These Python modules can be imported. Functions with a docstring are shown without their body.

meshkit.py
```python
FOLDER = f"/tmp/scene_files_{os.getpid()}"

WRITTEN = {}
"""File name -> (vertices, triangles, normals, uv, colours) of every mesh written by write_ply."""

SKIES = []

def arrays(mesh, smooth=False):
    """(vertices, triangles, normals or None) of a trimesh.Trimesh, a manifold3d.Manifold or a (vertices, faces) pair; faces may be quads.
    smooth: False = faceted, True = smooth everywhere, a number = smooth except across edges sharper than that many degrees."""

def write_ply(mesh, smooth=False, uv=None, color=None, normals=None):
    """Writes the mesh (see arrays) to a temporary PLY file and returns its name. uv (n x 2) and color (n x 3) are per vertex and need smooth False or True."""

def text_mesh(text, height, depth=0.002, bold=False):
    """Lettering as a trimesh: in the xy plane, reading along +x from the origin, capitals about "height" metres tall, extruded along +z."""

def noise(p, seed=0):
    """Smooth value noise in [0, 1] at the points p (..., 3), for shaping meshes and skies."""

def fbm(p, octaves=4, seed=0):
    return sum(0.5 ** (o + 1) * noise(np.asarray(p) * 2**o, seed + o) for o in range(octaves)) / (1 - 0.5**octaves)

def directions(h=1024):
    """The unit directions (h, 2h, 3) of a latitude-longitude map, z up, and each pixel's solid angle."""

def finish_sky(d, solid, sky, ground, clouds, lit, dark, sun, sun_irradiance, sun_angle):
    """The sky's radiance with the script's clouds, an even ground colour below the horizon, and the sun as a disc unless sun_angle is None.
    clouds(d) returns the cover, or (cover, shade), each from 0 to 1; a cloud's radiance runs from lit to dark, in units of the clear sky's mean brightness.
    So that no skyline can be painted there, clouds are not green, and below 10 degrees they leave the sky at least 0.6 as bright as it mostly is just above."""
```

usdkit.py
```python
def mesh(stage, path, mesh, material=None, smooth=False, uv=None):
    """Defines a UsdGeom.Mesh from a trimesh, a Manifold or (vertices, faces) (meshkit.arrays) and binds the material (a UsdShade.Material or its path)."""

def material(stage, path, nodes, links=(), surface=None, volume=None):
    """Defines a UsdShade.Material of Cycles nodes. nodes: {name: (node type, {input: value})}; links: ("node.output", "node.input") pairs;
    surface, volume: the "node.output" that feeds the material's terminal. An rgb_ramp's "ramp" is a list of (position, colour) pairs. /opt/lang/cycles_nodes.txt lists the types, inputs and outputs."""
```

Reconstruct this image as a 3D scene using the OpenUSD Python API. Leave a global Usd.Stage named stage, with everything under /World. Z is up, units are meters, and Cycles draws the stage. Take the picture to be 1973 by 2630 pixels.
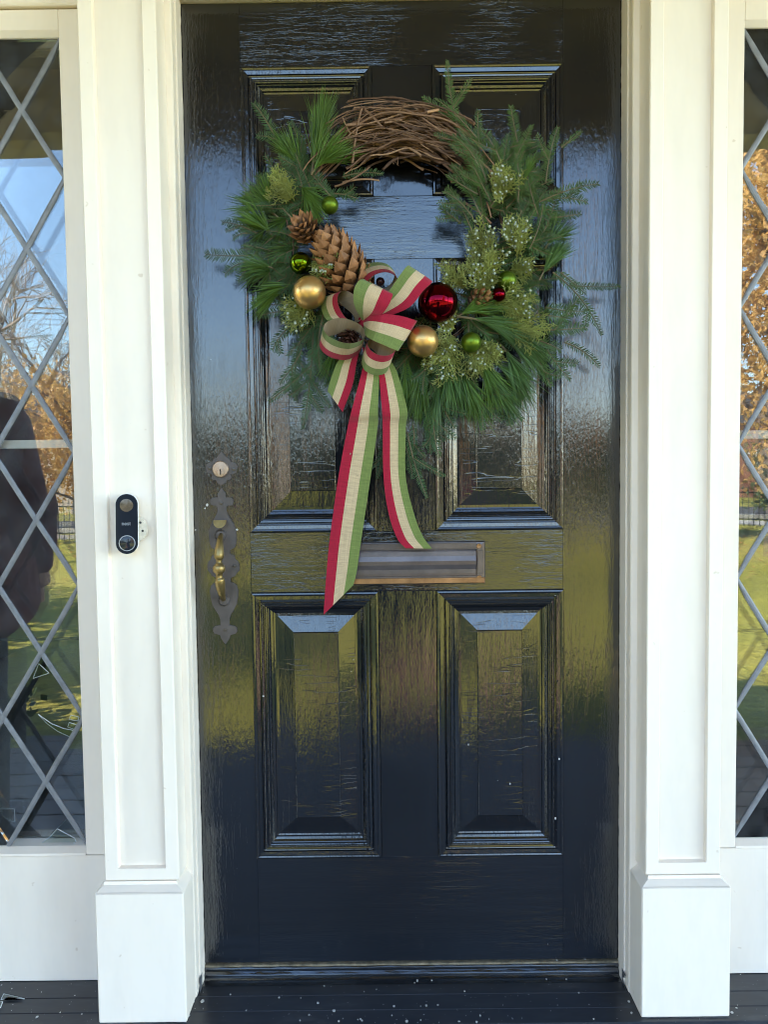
import math, random
import numpy as np
import trimesh
import manifold3d as m3
import shapely.geometry as sg
import usdkit, meshkit
from pxr import Usd, UsdGeom, UsdLux, UsdShade, Gf, Sdf

rng = random.Random(7)
nr = np.random.default_rng(7)
stage = Usd.Stage.CreateInMemory()
UsdGeom.SetStageUpAxis(stage, UsdGeom.Tokens.z)
UsdGeom.SetStageMetersPerUnit(stage, 1.0)
UsdGeom.Xform.Define(stage, '/World')
UsdGeom.Scope.Define(stage, '/World/Looks')

# ---------------------------------------------------------------- camera
CAM = np.array([-0.0424, -1.6114, 1.0588])
RX, RY, RZ, FPX = 0.0525, 0.0029, -0.0124, 1975.0        # pose fitted to the photograph (1973 x 2630)
EXPOSURE = 2.56
def _rot(rx, ry, rz):
    cx, sx, cy, sy, cz, sz = math.cos(rx), math.sin(rx), math.cos(ry), math.sin(ry), math.cos(rz), math.sin(rz)
    return np.array([[cz, -sz, 0], [sz, cz, 0], [0, 0, 1]]) @ np.array([[cy, 0, sy], [0, 1, 0], [-sy, 0, cy]]) @ np.array([[1, 0, 0], [0, cx, -sx], [0, sx, cx]])
_M = _rot(RX, RY, RZ)
cam = UsdGeom.Camera.Define(stage, '/World/camera')
right, down, fwd = [np.array([r[0], r[2], -r[1]]) for r in _M]
mat = Gf.Matrix4d(*[float(x) for x in (*right, 0, *(-down), 0, *(-fwd), 0, *CAM, 1)])
cam.AddTransformOp().Set(mat)
cam.CreateFocalLengthAttr(26.0)
cam.CreateHorizontalApertureAttr(26.0 * 1973 / FPX)
cam.CreateVerticalApertureAttr(26.0 * 2630 / FPX)
cam.CreateClippingRangeAttr(Gf.Vec2f(0.02, 2000))
cam.CreateExposureAttr(EXPOSURE)

# ---------------------------------------------------------------- sky and sun
SUN = np.array([-0.75, 0.33, 0.57]); SUN /= np.linalg.norm(SUN)
elev, rot = math.asin(SUN[2]), math.atan2(SUN[0], SUN[1])
dome = UsdLux.DomeLight.Define(stage, '/World/sky')
dome.GetPrim().SetCustomDataByKey('label', 'clear blue late autumn sky'); dome.GetPrim().SetCustomDataByKey('category', 'sky'); dome.GetPrim().SetCustomDataByKey('kind', 'structure')
sky_m = usdkit.material(stage, '/World/Looks/sky', {
    'sky': ('sky_texture', {'sky_type': 'single_scattering', 'sun_disc': False, 'sun_elevation': elev, 'sun_rotation': rot, 'air_density': 1.0, 'aerosol_density': 0.12, 'ozone_density': 2.0}),
    'bg': ('background_shader', {'strength': 0.126})}, [('sky.color', 'bg.color')], surface='bg.background')
UsdShade.MaterialBindingAPI.Apply(dome.GetPrim()).Bind(sky_m)
sun = UsdLux.DistantLight.Define(stage, '/World/sun')
sun.CreateNormalizeAttr(True); sun.CreateIntensityAttr(1.25); sun.CreateAngleAttr(0.5); sun.CreateColorAttr(Gf.Vec3f(1.0, 0.9, 0.76))
_z = SUN; _x = np.cross([0, 0, 1], _z); _x /= np.linalg.norm(_x); _y = np.cross(_z, _x)
sun.AddTransformOp().Set(Gf.Matrix4d(*[float(v) for v in (*_x, 0, *_y, 0, *_z, 0, 0, 0, 30, 1)]))

# ---------------------------------------------------------------- helpers
def at(px, py, y):
    """The point of the vertical plane y seen at pixel (px, py) of the photograph."""
    v = _M.T @ np.array([(px - 986.5) / FPX, (py - 1315) / FPX, 1])
    d = np.array([v[0], v[2], -v[1]])
    return CAM + d * (y - CAM[1]) / d[1]
def atz(px, py, z):
    v = _M.T @ np.array([(px - 986.5) / FPX, (py - 1315) / FPX, 1])
    d = np.array([v[0], v[2], -v[1]])
    return CAM + d * (z - CAM[2]) / d[2]

_used = {}
def numbered(parent, name):
    k = (parent, name); n = _used.get(k, 0); _used[k] = n + 1
    return f'{parent}/{name}' if n == 0 else f'{parent}/{name}_{n:03d}'
_origin = {}
def tag(prim, label=None, cat=None, group=None, kind=None):
    p = prim.GetPrim() if hasattr(prim, 'GetPrim') else prim
    for k, v in (('label', label), ('category', cat), ('group', group), ('kind', kind)):
        if v: p.SetCustomDataByKey(k, v)
    return prim
def thing(name, loc, label, cat, group=None, kind=None):
    path = numbered('/World', name)
    x = UsdGeom.Xform.Define(stage, path); x.AddTranslateOp().Set(Gf.Vec3d(*map(float, loc)))
    _origin[path] = np.array(loc, float)
    tag(x, label, cat, group, kind)
    return path
def obj(name, mesh, material, parent='/World', smooth=False, uv=None, label=None, kind=None):
    """One mesh part; its vertices are given in world coordinates."""
    v, f = (np.array(mesh.vertices), np.array(mesh.faces)) if hasattr(mesh, 'vertices') else (np.asarray(mesh[0], float), np.asarray(mesh[1], int))
    top = '/'.join(parent.split('/')[:3])
    v = v - _origin.get(top, 0)
    path = numbered(parent, name)
    prim = usdkit.mesh(stage, path, (v, f), '/World/Looks/' + material, smooth=smooth, uv=uv)
    tag(prim, label, None, None, kind)
    return path
def single(name, mesh, material, label, cat, group=None, kind=None, smooth=False):
    p = obj(name, mesh, material, smooth=smooth)
    tag(stage.GetPrimAtPath(p), label, cat, group, kind)
    return p

class MB:
    def __init__(s): s.v, s.f, s.n, s.u = [], [], 0, []
    def add(s, v, f, uv=None):
        v = np.asarray(v, float); f = np.asarray(f, int)
        if f.shape[1] == 4: f = np.vstack([f[:, [0, 1, 2]], f[:, [0, 2, 3]]])
        s.v.append(v); s.f.append(f + s.n); s.n += len(v)
        if uv is not None: s.u.append(np.asarray(uv, float))
        return s
    def mesh(s): return np.vstack(s.v), np.vstack(s.f)
    def uv(s): return np.vstack(s.u)
    def tm(s, t): return s.add(t.vertices, t.faces)
    def box(s, *a, c=0.0): return s.add(*cbox(*a, c=c))
    def tube(s, *a, **k): return s.add(*tube(*a, **k))

def hull(pts):
    h = trimesh.convex.convex_hull(np.asarray(pts, float))
    return np.array(h.vertices), np.array(h.faces)
def cbox(x0, x1, y0, y1, z0, z1, c=0.0):
    if c <= 0:
        v = np.array([[x, y, z] for x in (x0, x1) for y in (y0, y1) for z in (z0, z1)])
        f = np.array([[0, 1, 3, 2], [4, 6, 7, 5], [0, 4, 5, 1], [2, 3, 7, 6], [0, 2, 6, 4], [1, 5, 7, 3]])
        return v, np.vstack([f[:, [0, 1, 2]], f[:, [0, 2, 3]]])
    pts = []
    for x, sx in ((x0, 1), (x1, -1)):
        for y, sy in ((y0, 1), (y1, -1)):
            for z, sz in ((z0, 1), (z1, -1)):
                pts += [[x + sx * c, y + sy * c, z], [x + sx * c, y, z + sz * c], [x, y + sy * c, z + sz * c]]
    return hull(pts)
def unit(v): v = np.asarray(v, float); return v / max(np.linalg.norm(v), 1e-12)
def tube(path, r, sides=6, cap=True):
    path = np.asarray(path, float); n = len(path); r = np.broadcast_to(np.asarray(r, float), (n,))
    t = np.gradient(path, axis=0); t /= np.maximum(np.linalg.norm(t, axis=1, keepdims=True), 1e-12)
    ref = np.array([0, 0, 1.0]) if abs(t[0][2]) < 0.9 else np.array([1.0, 0, 0])
    a = unit(np.cross(t[0], ref)); V = []
    ang = np.arange(sides) * 2 * math.pi / sides
    for i in range(n):
        a = unit(a - t[i] * (a @ t[i])); b = np.cross(t[i], a)
        V.append(path[i] + r[i] * (np.cos(ang)[:, None] * a + np.sin(ang)[:, None] * b))
    V = np.vstack(V); F = []
    for i in range(n - 1):
        for k in range(sides):
            p, q = i * sides + k, i * sides + (k + 1) % sides
            F += [[p, q, q + sides], [p, q + sides, p + sides]]
    if cap:
        V = np.vstack([V, path[0], path[-1]]); c0, c1 = len(V) - 2, len(V) - 1
        for k in range(sides):
            F.append([c0, (k + 1) % sides, k]); F.append([c1, (n - 1) * sides + k, (n - 1) * sides + (k + 1) % sides])
    return V, np.array(F)
def bez(p0, p1, p2, n):
    t = np.linspace(0, 1, n)[:, None]
    return (1 - t) ** 2 * np.asarray(p0) + 2 * t * (1 - t) * np.asarray(p1) + t * t * np.asarray(p2)
def catmull(P, n, closed=False):
    P = np.asarray(P, float)
    Q = np.vstack([P[-1], P, P[0], P[1]]) if closed else np.vstack([2 * P[0] - P[1], P, 2 * P[-1] - P[-2]])
    segs = len(P) if closed else len(P) - 1
    out = []
    for i in range(segs):
        a, b, c, d = Q[i:i + 4]
        for t in np.linspace(0, 1, n, endpoint=False):
            out.append(0.5 * (2 * b + (c - a) * t + (2 * a - 5 * b + 4 * c - d) * t * t + (3 * b - a - 3 * c + d) * t ** 3))
    if not closed: out.append(P[-1])
    return np.array(out)
def rect_rings(x0, x1, z0, z1, prof, cap=True):
    """A mitred frame: nested rectangles inset by t at height h towards the viewer (y = -h); the last is closed by a flat field."""
    V, F = [], []
    for t, h in prof:
        V += [[x0 + t, -h, z0 + t], [x1 - t, -h, z0 + t], [x1 - t, -h, z1 - t], [x0 + t, -h, z1 - t]]
    for i in range(len(prof) - 1):
        for k in range(4):
            a, b = i * 4 + k, i * 4 + (k + 1) % 4
            F += [[a, b, b + 4], [a, b + 4, a + 4]]
    if cap:
        n = (len(prof) - 1) * 4; F += [[n, n + 1, n + 2], [n, n + 2, n + 3]]
    return np.array(V), np.array(F)
def extrude_x(profile, x0, x1):
    """A closed (y, z) outline swept along x."""
    P = sg.Polygon(profile)
    t = trimesh.creation.extrude_polygon(P, 1.0, engine='earcut')
    v = np.array(t.vertices)
    v = np.stack([x0 + v[:, 2] * (x1 - x0), v[:, 0], v[:, 1]], 1)
    return v, np.array(t.faces)
def extrude_y(poly, y0, y1):
    """A shapely polygon in (x, z) given thickness from y0 to y1."""
    t = trimesh.creation.extrude_polygon(poly, 1.0, engine='earcut'); v = np.array(t.vertices)
    v = np.stack([v[:, 0], y0 + v[:, 2] * (y1 - y0), v[:, 1]], 1)
    return v, np.array(t.faces)[:, ::-1]
def lathe(profile, axis_o, axis_d, n=32):
    """profile of (r, h): turned about the axis."""
    d = unit(axis_d); a = unit(np.cross(d, [0.3, 0.2, 0.9])); b = np.cross(d, a)
    V, F = [], []
    for r, h in profile:
        for k in range(n):
            w = 2 * math.pi * k / n
            V.append(np.asarray(axis_o) + d * h + r * (math.cos(w) * a + math.sin(w) * b))
    for i in range(len(profile) - 1):
        for k in range(n):
            p, q = i * n + k, i * n + (k + 1) % n
            F += [[p, q, q + n], [p, q + n, p + n]]
    return np.array(V), np.array(F)
def sphere(c, r, sub=2, scale=(1, 1, 1)):
    s = trimesh.creation.icosphere(subdivisions=sub, radius=1.0)
    return np.array(s.vertices) * r * np.array(scale) + np.asarray(c), np.array(s.faces)

# ---------------------------------------------------------------- materials
def mat(name, nodes, links=(), surface='p.BSDF'):
    return usdkit.material(stage, '/World/Looks/' + name, nodes, list(links), surface=surface)
def simple(name, color, rough=0.5, metallic=0.0, var=0.12, scale=12.0, bump=0.0, bscale=200.0, ior=1.5, **extra):
    """A plain surface whose colour wanders a little and whose relief is fine."""
    c = np.array(color, float)
    nodes = {'g': ('geometry', {}), 'n': ('noise_texture', {'scale': scale, 'detail': 5.0, 'roughness': 0.6}),
             'r': ('rgb_ramp', {'ramp': [(0.25, tuple(c * (1 - var))), (0.75, tuple(np.minimum(c * (1 + var), 0.95)))]}),
             'p': ('principled_bsdf', {'roughness': rough, 'metallic': metallic, 'ior': ior, **extra})}
    links = [('g.position', 'n.vector'), ('n.fac', 'r.fac'), ('r.color', 'p.base_color')]
    if bump:
        nodes['bn'] = ('noise_texture', {'scale': bscale, 'detail': 4.0}); nodes['b'] = ('bump', {'strength': bump, 'distance': 0.002})
        links += [('g.position', 'bn.vector'), ('bn.fac', 'b.height'), ('b.normal', 'p.normal')]
    return mat(name, nodes, links)

def white_paint(name, color=(0.88, 0.775, 0.65)):
    c = np.array(color)
    mat(name, {
        'g': ('geometry', {}),
        'm': ('mapping', {'scale': (1.0, 1.0, 0.25)}),
        'n': ('noise_texture', {'scale': 9.0, 'detail': 6.0, 'roughness': 0.65}),
        'r': ('rgb_ramp', {'ramp': [(0.3, tuple(c * 0.93)), (0.55, tuple(c)), (0.8, tuple(c * 1.02))]}),
        'v': ('noise_texture', {'scale': 60.0, 'detail': 2.0, 'roughness': 0.4}),
        'vr': ('rgb_ramp', {'ramp': [(0.0, (1, 1, 1)), (0.755, (1, 1, 1)), (0.80, (0.72, 0.64, 0.54))]}),
        'mx': ('mix', {'mix_type': 'multiply', 'fac': 0.55}),
        'bn': ('noise_texture', {'scale': 38.0, 'detail': 5.0, 'roughness': 0.6}),
        'b': ('bump', {'strength': 0.04, 'distance': 0.004}),
        'p': ('principled_bsdf', {'roughness': 0.38})},
        [('g.position', 'm.vector'), ('m.vector', 'n.vector'), ('n.fac', 'r.fac'), ('g.position', 'v.vector'), ('v.fac', 'vr.fac'),
         ('r.color', 'mx.color1'), ('vr.color', 'mx.color2'), ('mx.color', 'p.base_color'),
         ('m.vector', 'bn.vector'), ('bn.fac', 'b.height'), ('b.normal', 'p.normal')])
white_paint('white_trim_paint')
white_paint('white_frame_paint', (0.86, 0.76, 0.645))

def door_paint(name, vertical, crack=0.0):
    """Old thick black gloss paint: brush strokes along the grain, crinkles, fine cross cracks on the panels, scuffs and pale specks."""
    s = (1.0, 1.0, 0.07) if vertical else (0.07, 1.0, 1.0)
    s2 = (1.0, 1.0, 0.33) if vertical else (0.33, 1.0, 1.0)
    mat(name, {
        'g': ('geometry', {}),
        'm': ('mapping', {'scale': s}), 'm2': ('mapping', {'scale': s2}), 'mc': ('mapping', {'scale': (5.0, 4.0, 60.0), 'rotation': (0, 0.04, 0)}), 'mg': ('mapping', {'scale': (95.0, 30.0, 7.0) if vertical else (7.0, 30.0, 95.0)}),
        'n1': ('noise_texture', {'scale': 170.0, 'detail': 4.0, 'roughness': 0.6, 'distortion': 0.5}),
        'n2': ('noise_texture', {'scale': 36.0, 'detail': 4.0, 'roughness': 0.55, 'distortion': 0.8}),
        'n4': ('noise_texture', {'scale': 210.0, 'detail': 3.0, 'roughness': 0.6, 'distortion': 0.9}),
        'n3': ('noise_texture', {'scale': 4.0, 'detail': 3.0}),
        'amp': ('map_range', {'from_min': 0.36, 'from_max': 0.64, 'to_min': 0.16, 'to_max': 0.50, 'clamp': True}),
        'a4': ('math', {'math_type': 'multiply'}),
        'a1': ('math', {'math_type': 'multiply_add', 'value2': 0.20}),
        'a2': ('math', {'math_type': 'multiply_add', 'value2': 0.75}),
        'vc': ('noise_texture', {'scale': 1.0, 'detail': 1.5, 'roughness': 0.5}), 'vs': ('math', {'math_type': 'subtract', 'value2': 0.5}), 'va': ('math', {'math_type': 'absolute'}),
        'cr': ('rgb_ramp', {'ramp': [(0.0, (1, 1, 1)), (0.006, (0.6, 0.6, 0.6)), (0.014, (0, 0, 0))]}),
        'gc': ('noise_texture', {'scale': 1.0, 'detail': 3.0, 'roughness': 0.6, 'distortion': 0.6}), 'gs': ('math', {'math_type': 'subtract', 'value2': 0.5}), 'ga': ('math', {'math_type': 'absolute'}),
        'gr': ('rgb_ramp', {'ramp': [(0.0, (1, 1, 1)), (0.012, (0.6, 0.6, 0.6)), (0.04, (0, 0, 0))]}),
        'gm': ('map_range', {'from_min': 0.40, 'from_max': 0.62, 'to_min': 0.0, 'to_max': -0.16, 'clamp': True}), 'gk': ('math', {'math_type': 'multiply'}), 'h2': ('math', {'math_type': 'add'}),
        'cm': ('noise_texture', {'scale': 11.0, 'detail': 3.0}),
        'cmr': ('rgb_ramp', {'ramp': [(0.47, (0, 0, 0)), (0.64, (1, 1, 1))]}),
        'ck': ('math', {'math_type': 'multiply'}),
        'ck2': ('math', {'math_type': 'multiply', 'value2': -0.24 * crack}),
        'h': ('math', {'math_type': 'add'}),
        'b': ('bump', {'strength': 0.56, 'distance': 0.0017}),
        'sp': ('noise_texture', {'scale': 130.0, 'detail': 1.5, 'roughness': 0.4}),
        'spr': ('rgb_ramp', {'ramp': [(0.0, (0, 0, 0)), (0.81, (0, 0, 0)), (0.825, (1, 1, 1))]}),
        'sm': ('mapping', {'scale': (0.6, 1.0, 1.0), 'rotation': (0, 0.35, 0)}),
        'sn': ('noise_texture', {'scale': 26.0, 'detail': 6.0, 'roughness': 0.75}),
        'snr': ('rgb_ramp', {'ramp': [(0.0, (0, 0, 0)), (0.66, (0, 0, 0)), (0.80, (0.05, 0.05, 0.05))]}),
        'sc': ('math', {'math_type': 'add', 'use_clamp': True}),
        'bc': ('mix', {'fac': 0.0, 'color1': (0.0055, 0.0060, 0.0072), 'color2': (0.34, 0.33, 0.31)}),
        'rr': ('map_range', {'from_min': 0.3, 'from_max': 0.7, 'to_min': 0.03, 'to_max': 0.10, 'clamp': True}),
        'p': ('principled_bsdf', {'ior': 1.95})},
        [('g.position', 'm.vector'), ('g.position', 'm2.vector'), ('g.position', 'mc.vector'), ('m.vector', 'n1.vector'), ('m.vector', 'n2.vector'), ('m2.vector', 'n4.vector'), ('g.position', 'n3.vector'),
         ('n3.fac', 'amp.value'), ('n4.fac', 'a4.value1'), ('amp.result', 'a4.value2'), ('n1.fac', 'a1.value1'), ('a4.value', 'a1.value3'), ('n2.fac', 'a2.value1'), ('a1.value', 'a2.value3'),
         ('mc.vector', 'vc.vector'), ('vc.fac', 'vs.value1'), ('vs.value', 'va.value1'), ('va.value', 'cr.fac'), ('g.position', 'mg.vector'), ('mg.vector', 'gc.vector'), ('gc.fac', 'gs.value1'), ('gs.value', 'ga.value1'), ('ga.value', 'gr.fac'), ('n3.fac', 'gm.value'), ('gr.color', 'gk.value1'), ('gm.result', 'gk.value2'), ('gk.value', 'h2.value1'), ('h.value', 'h2.value2'), ('g.position', 'cm.vector'), ('cm.fac', 'cmr.fac'), ('cr.color', 'ck.value1'), ('cmr.color', 'ck.value2'),
         ('ck.value', 'ck2.value1'), ('ck2.value', 'h.value1'), ('a2.value', 'h.value2'), ('h2.value', 'b.height'), ('b.normal', 'p.normal'),
         ('g.position', 'sm.vector'), ('sm.vector', 'sn.vector'), ('sn.fac', 'snr.fac'), ('snr.color', 'sc.value1'), ('spr.color', 'sc.value2'),
         ('g.position', 'sp.vector'), ('sp.fac', 'spr.fac'), ('sc.value', 'bc.fac'), ('bc.color', 'p.base_color'), ('n3.fac', 'rr.value'), ('rr.result', 'p.roughness')])
door_paint('black_gloss_upright', True)
door_paint('black_gloss_panel', True, 1.0)
door_paint('black_gloss_level', False)

mat('worn_step_paint', {
    'g': ('geometry', {}), 'm': ('mapping', {'scale': (0.3, 1.0, 1.0)}),
    'n': ('noise_texture', {'scale': 12.0, 'detail': 7.0, 'roughness': 0.65}),
    'r': ('rgb_ramp', {'ramp': [(0.3, (0.016, 0.017, 0.021)), (0.55, (0.030, 0.031, 0.035)), (0.8, (0.085, 0.085, 0.09))]}),
    's': ('noise_texture', {'scale': 160.0, 'detail': 2.0}),
    'sr': ('rgb_ramp', {'ramp': [(0.0, (0, 0, 0)), (0.73, (0, 0, 0)), (0.75, (1, 1, 1))]}),
    'mx': ('mix', {'color2': (0.42, 0.42, 0.41)}),
    'b': ('bump', {'strength': 0.2, 'distance': 0.003}),
    'p': ('principled_bsdf', {'roughness': 0.26})},
    [('g.position', 'm.vector'), ('m.vector', 'n.vector'), ('n.fac', 'r.fac'), ('r.color', 'mx.color1'), ('g.position', 's.vector'), ('s.fac', 'sr.fac'), ('sr.color', 'mx.fac'),
     ('mx.color', 'p.base_color'), ('n.fac', 'b.height'), ('b.normal', 'p.normal')])

def pane_glass(name, ior, bump):
    mat(name, {'g': ('geometry', {}), 'n': ('noise_texture', {'scale': 7.0, 'detail': 2.0}), 'b': ('bump', {'strength': bump, 'distance': 0.004}),
               'f': ('fresnel', {'IOR': ior}), 't': ('transparent_bsdf', {'color': (0.95, 0.97, 0.96)}), 's': ('glossy_bsdf', {'color': (1, 1, 1), 'roughness': 0.0}), 'mx': ('mix_closure', {}), 'd': ('diffuse_bsdf', {'color': (0.6, 0.6, 0.58)}), 'dn': ('noise_texture', {'scale': 14.0, 'detail': 5.0, 'roughness': 0.65}), 'dr': ('map_range', {'from_min': 0.35, 'from_max': 0.75, 'to_min': 0.003, 'to_max': 0.026, 'clamp': True}), 'm2': ('mix_closure', {})},
        [('g.position', 'dn.vector'), ('dn.fac', 'dr.value'), ('dr.result', 'm2.fac'), ('mx.closure', 'm2.closure1'), ('d.BSDF', 'm2.closure2'), ('g.position', 'n.vector'), ('n.fac', 'b.height'), ('b.normal', 's.normal'), ('f.fac', 'mx.fac'), ('t.BSDF', 'mx.closure1'), ('s.BSDF', 'mx.closure2')], surface='m2.closure')
pane_glass('leaded_glass', 1.8, 0.03)
pane_glass('storm_glass', 1.8, 0.01)
mat('shard_glass', {'p': ('principled_bsdf', {'base_color': (0.86, 0.95, 0.92), 'roughness': 0.02, 'ior': 1.5, 'transmission_weight': 1.0})})
simple('shard_edge', (0.80, 0.86, 0.85), 0.25, var=0.2, scale=60)
simple('lead_came', (0.22, 0.225, 0.24), 0.5, 0.3, var=0.25, scale=45, bump=0.3, bscale=150)
simple('dark_bar', (0.02, 0.02, 0.02), 0.5)
simple('bronze', (0.085, 0.070, 0.064), 0.48, 0.3, var=0.3, scale=30, bump=0.15, bscale=180)
simple('old_brass', (0.36, 0.25, 0.095), 0.34, 0.9, var=0.35, scale=45, bump=0.1, bscale=120)
simple('lock_brass', (0.42, 0.30, 0.22), 0.34, 0.8, var=0.1, scale=60)
simple('slot_bronze', (0.135, 0.11, 0.105), 0.30, 0.65, var=0.3, scale=18, bump=0.08, bscale=120)
simple('slot_copper', (0.31, 0.165, 0.075), 0.38, 0.75, var=0.5, scale=26, bump=0.15, bscale=120)
simple('bell_face', (0.012, 0.014, 0.018), 0.06, var=0.1)
simple('bell_white', (0.78, 0.79, 0.80), 0.3, var=0.02)
simple('bell_wedge', (0.62, 0.55, 0.44), 0.6, var=0.25, scale=120)
simple('bell_lens', (0.10, 0.075, 0.05), 0.12, var=0.5, scale=110)
simple('bell_letter', (0.20, 0.21, 0.23), 0.4, var=0.02)
simple('bell_ring', (0.45, 0.47, 0.50), 0.2, 0.6, var=0.02)
simple('sill_wear', (0.20, 0.165, 0.11), 0.5, 0.2, var=0.7, scale=60, bump=0.4, bscale=200)
simple('screw', (0.10, 0.085, 0.075), 0.35, 0.8, var=0.2, scale=90)
simple('paint_chip', (0.52, 0.51, 0.48), 0.6, var=0.12, scale=40)
simple('sill_grime', (0.085, 0.085, 0.088), 0.7, var=0.7, scale=70, bump=0.3)
simple('keyhole', (0.004, 0.004, 0.004), 0.8)

def foliage(name, lo, hi, rough=0.42, trans=0.25, dead=None):
    ramp = [(0.0, lo), (0.55, tuple((np.array(lo) + np.array(hi)) / 2)), (0.93, hi)] + ([(1.0, dead)] if dead else [])
    mat(name, {'g': ('geometry', {}), 'r': ('rgb_ramp', {'ramp': ramp}),
               'n': ('noise_texture', {'scale': 22.0, 'detail': 2.0}), 'mr': ('map_range', {'from_min': 0.3, 'from_max': 0.7, 'to_min': 0.7, 'to_max': 1.25}),
               'mu': ('vector_math', {'math_type': 'scale'}),
               'p': ('principled_bsdf', {'roughness': rough}), 't': ('translucent_bsdf', {}), 'mx': ('mix_closure', {'fac': trans})},
        [('g.random_per_island', 'r.fac'), ('g.position', 'n.vector'), ('n.fac', 'mr.value'), ('r.color', 'mu.vector1'), ('mr.result', 'mu.scale'), ('mu.vector', 'p.base_color'), ('mu.vector', 't.color'),
         ('p.BSDF', 'mx.closure1'), ('t.BSDF', 'mx.closure2')], surface='mx.closure')
foliage('fir_needles', (0.065, 0.135, 0.050), (0.20, 0.30, 0.10), 0.38, 0.2, (0.24, 0.17, 0.06))
foliage('yew_needles', (0.078, 0.150, 0.040), (0.24, 0.33, 0.09), 0.38, 0.2, (0.16, 0.10, 0.03))
foliage('pine_needles', (0.14, 0.265, 0.045), (0.38, 0.51, 0.13), 0.40, 0.25)
foliage('blue_pine_needles', (0.115, 0.225, 0.062), (0.36, 0.46, 0.15), 0.40, 0.2)
foliage('juniper_leaves', (0.42, 0.46, 0.14), (0.70, 0.71, 0.30), 0.5, 0.4, (0.40, 0.24, 0.08))
simple('juniper_berry', (0.33, 0.37, 0.28), 0.55, var=0.25, scale=160)
simple('sprig_stem', (0.13, 0.095, 0.045), 0.6, var=0.4, scale=60)
mat('vine_bark', {'g': ('geometry', {}), 'r': ('rgb_ramp', {'ramp': [(0.0, (0.048, 0.021, 0.011)), (0.5, (0.140, 0.068, 0.034)), (1.0, (0.31, 0.175, 0.095))]}),
                  'o': ('object_info', {}), 'n': ('noise_texture', {'scale': 160.0, 'detail': 5.0}), 'ad': ('math', {'math_type': 'multiply_add', 'value2': 0.5, 'value3': -0.2}), 'sm': ('math', {'math_type': 'add', 'use_clamp': True}),
                  'b': ('bump', {'strength': 0.6, 'distance': 0.0012}), 'p': ('principled_bsdf', {'roughness': 0.7})},
    [('g.position', 'n.vector'), ('n.fac', 'ad.value1'), ('ad.value', 'sm.value1'), ('o.random', 'sm.value2'), ('sm.value', 'r.fac'), ('r.color', 'p.base_color'), ('n.fac', 'b.height'), ('b.normal', 'p.normal')])
simple('cut_wood', (0.50, 0.28, 0.15), 0.7, var=0.2, scale=80)
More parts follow.
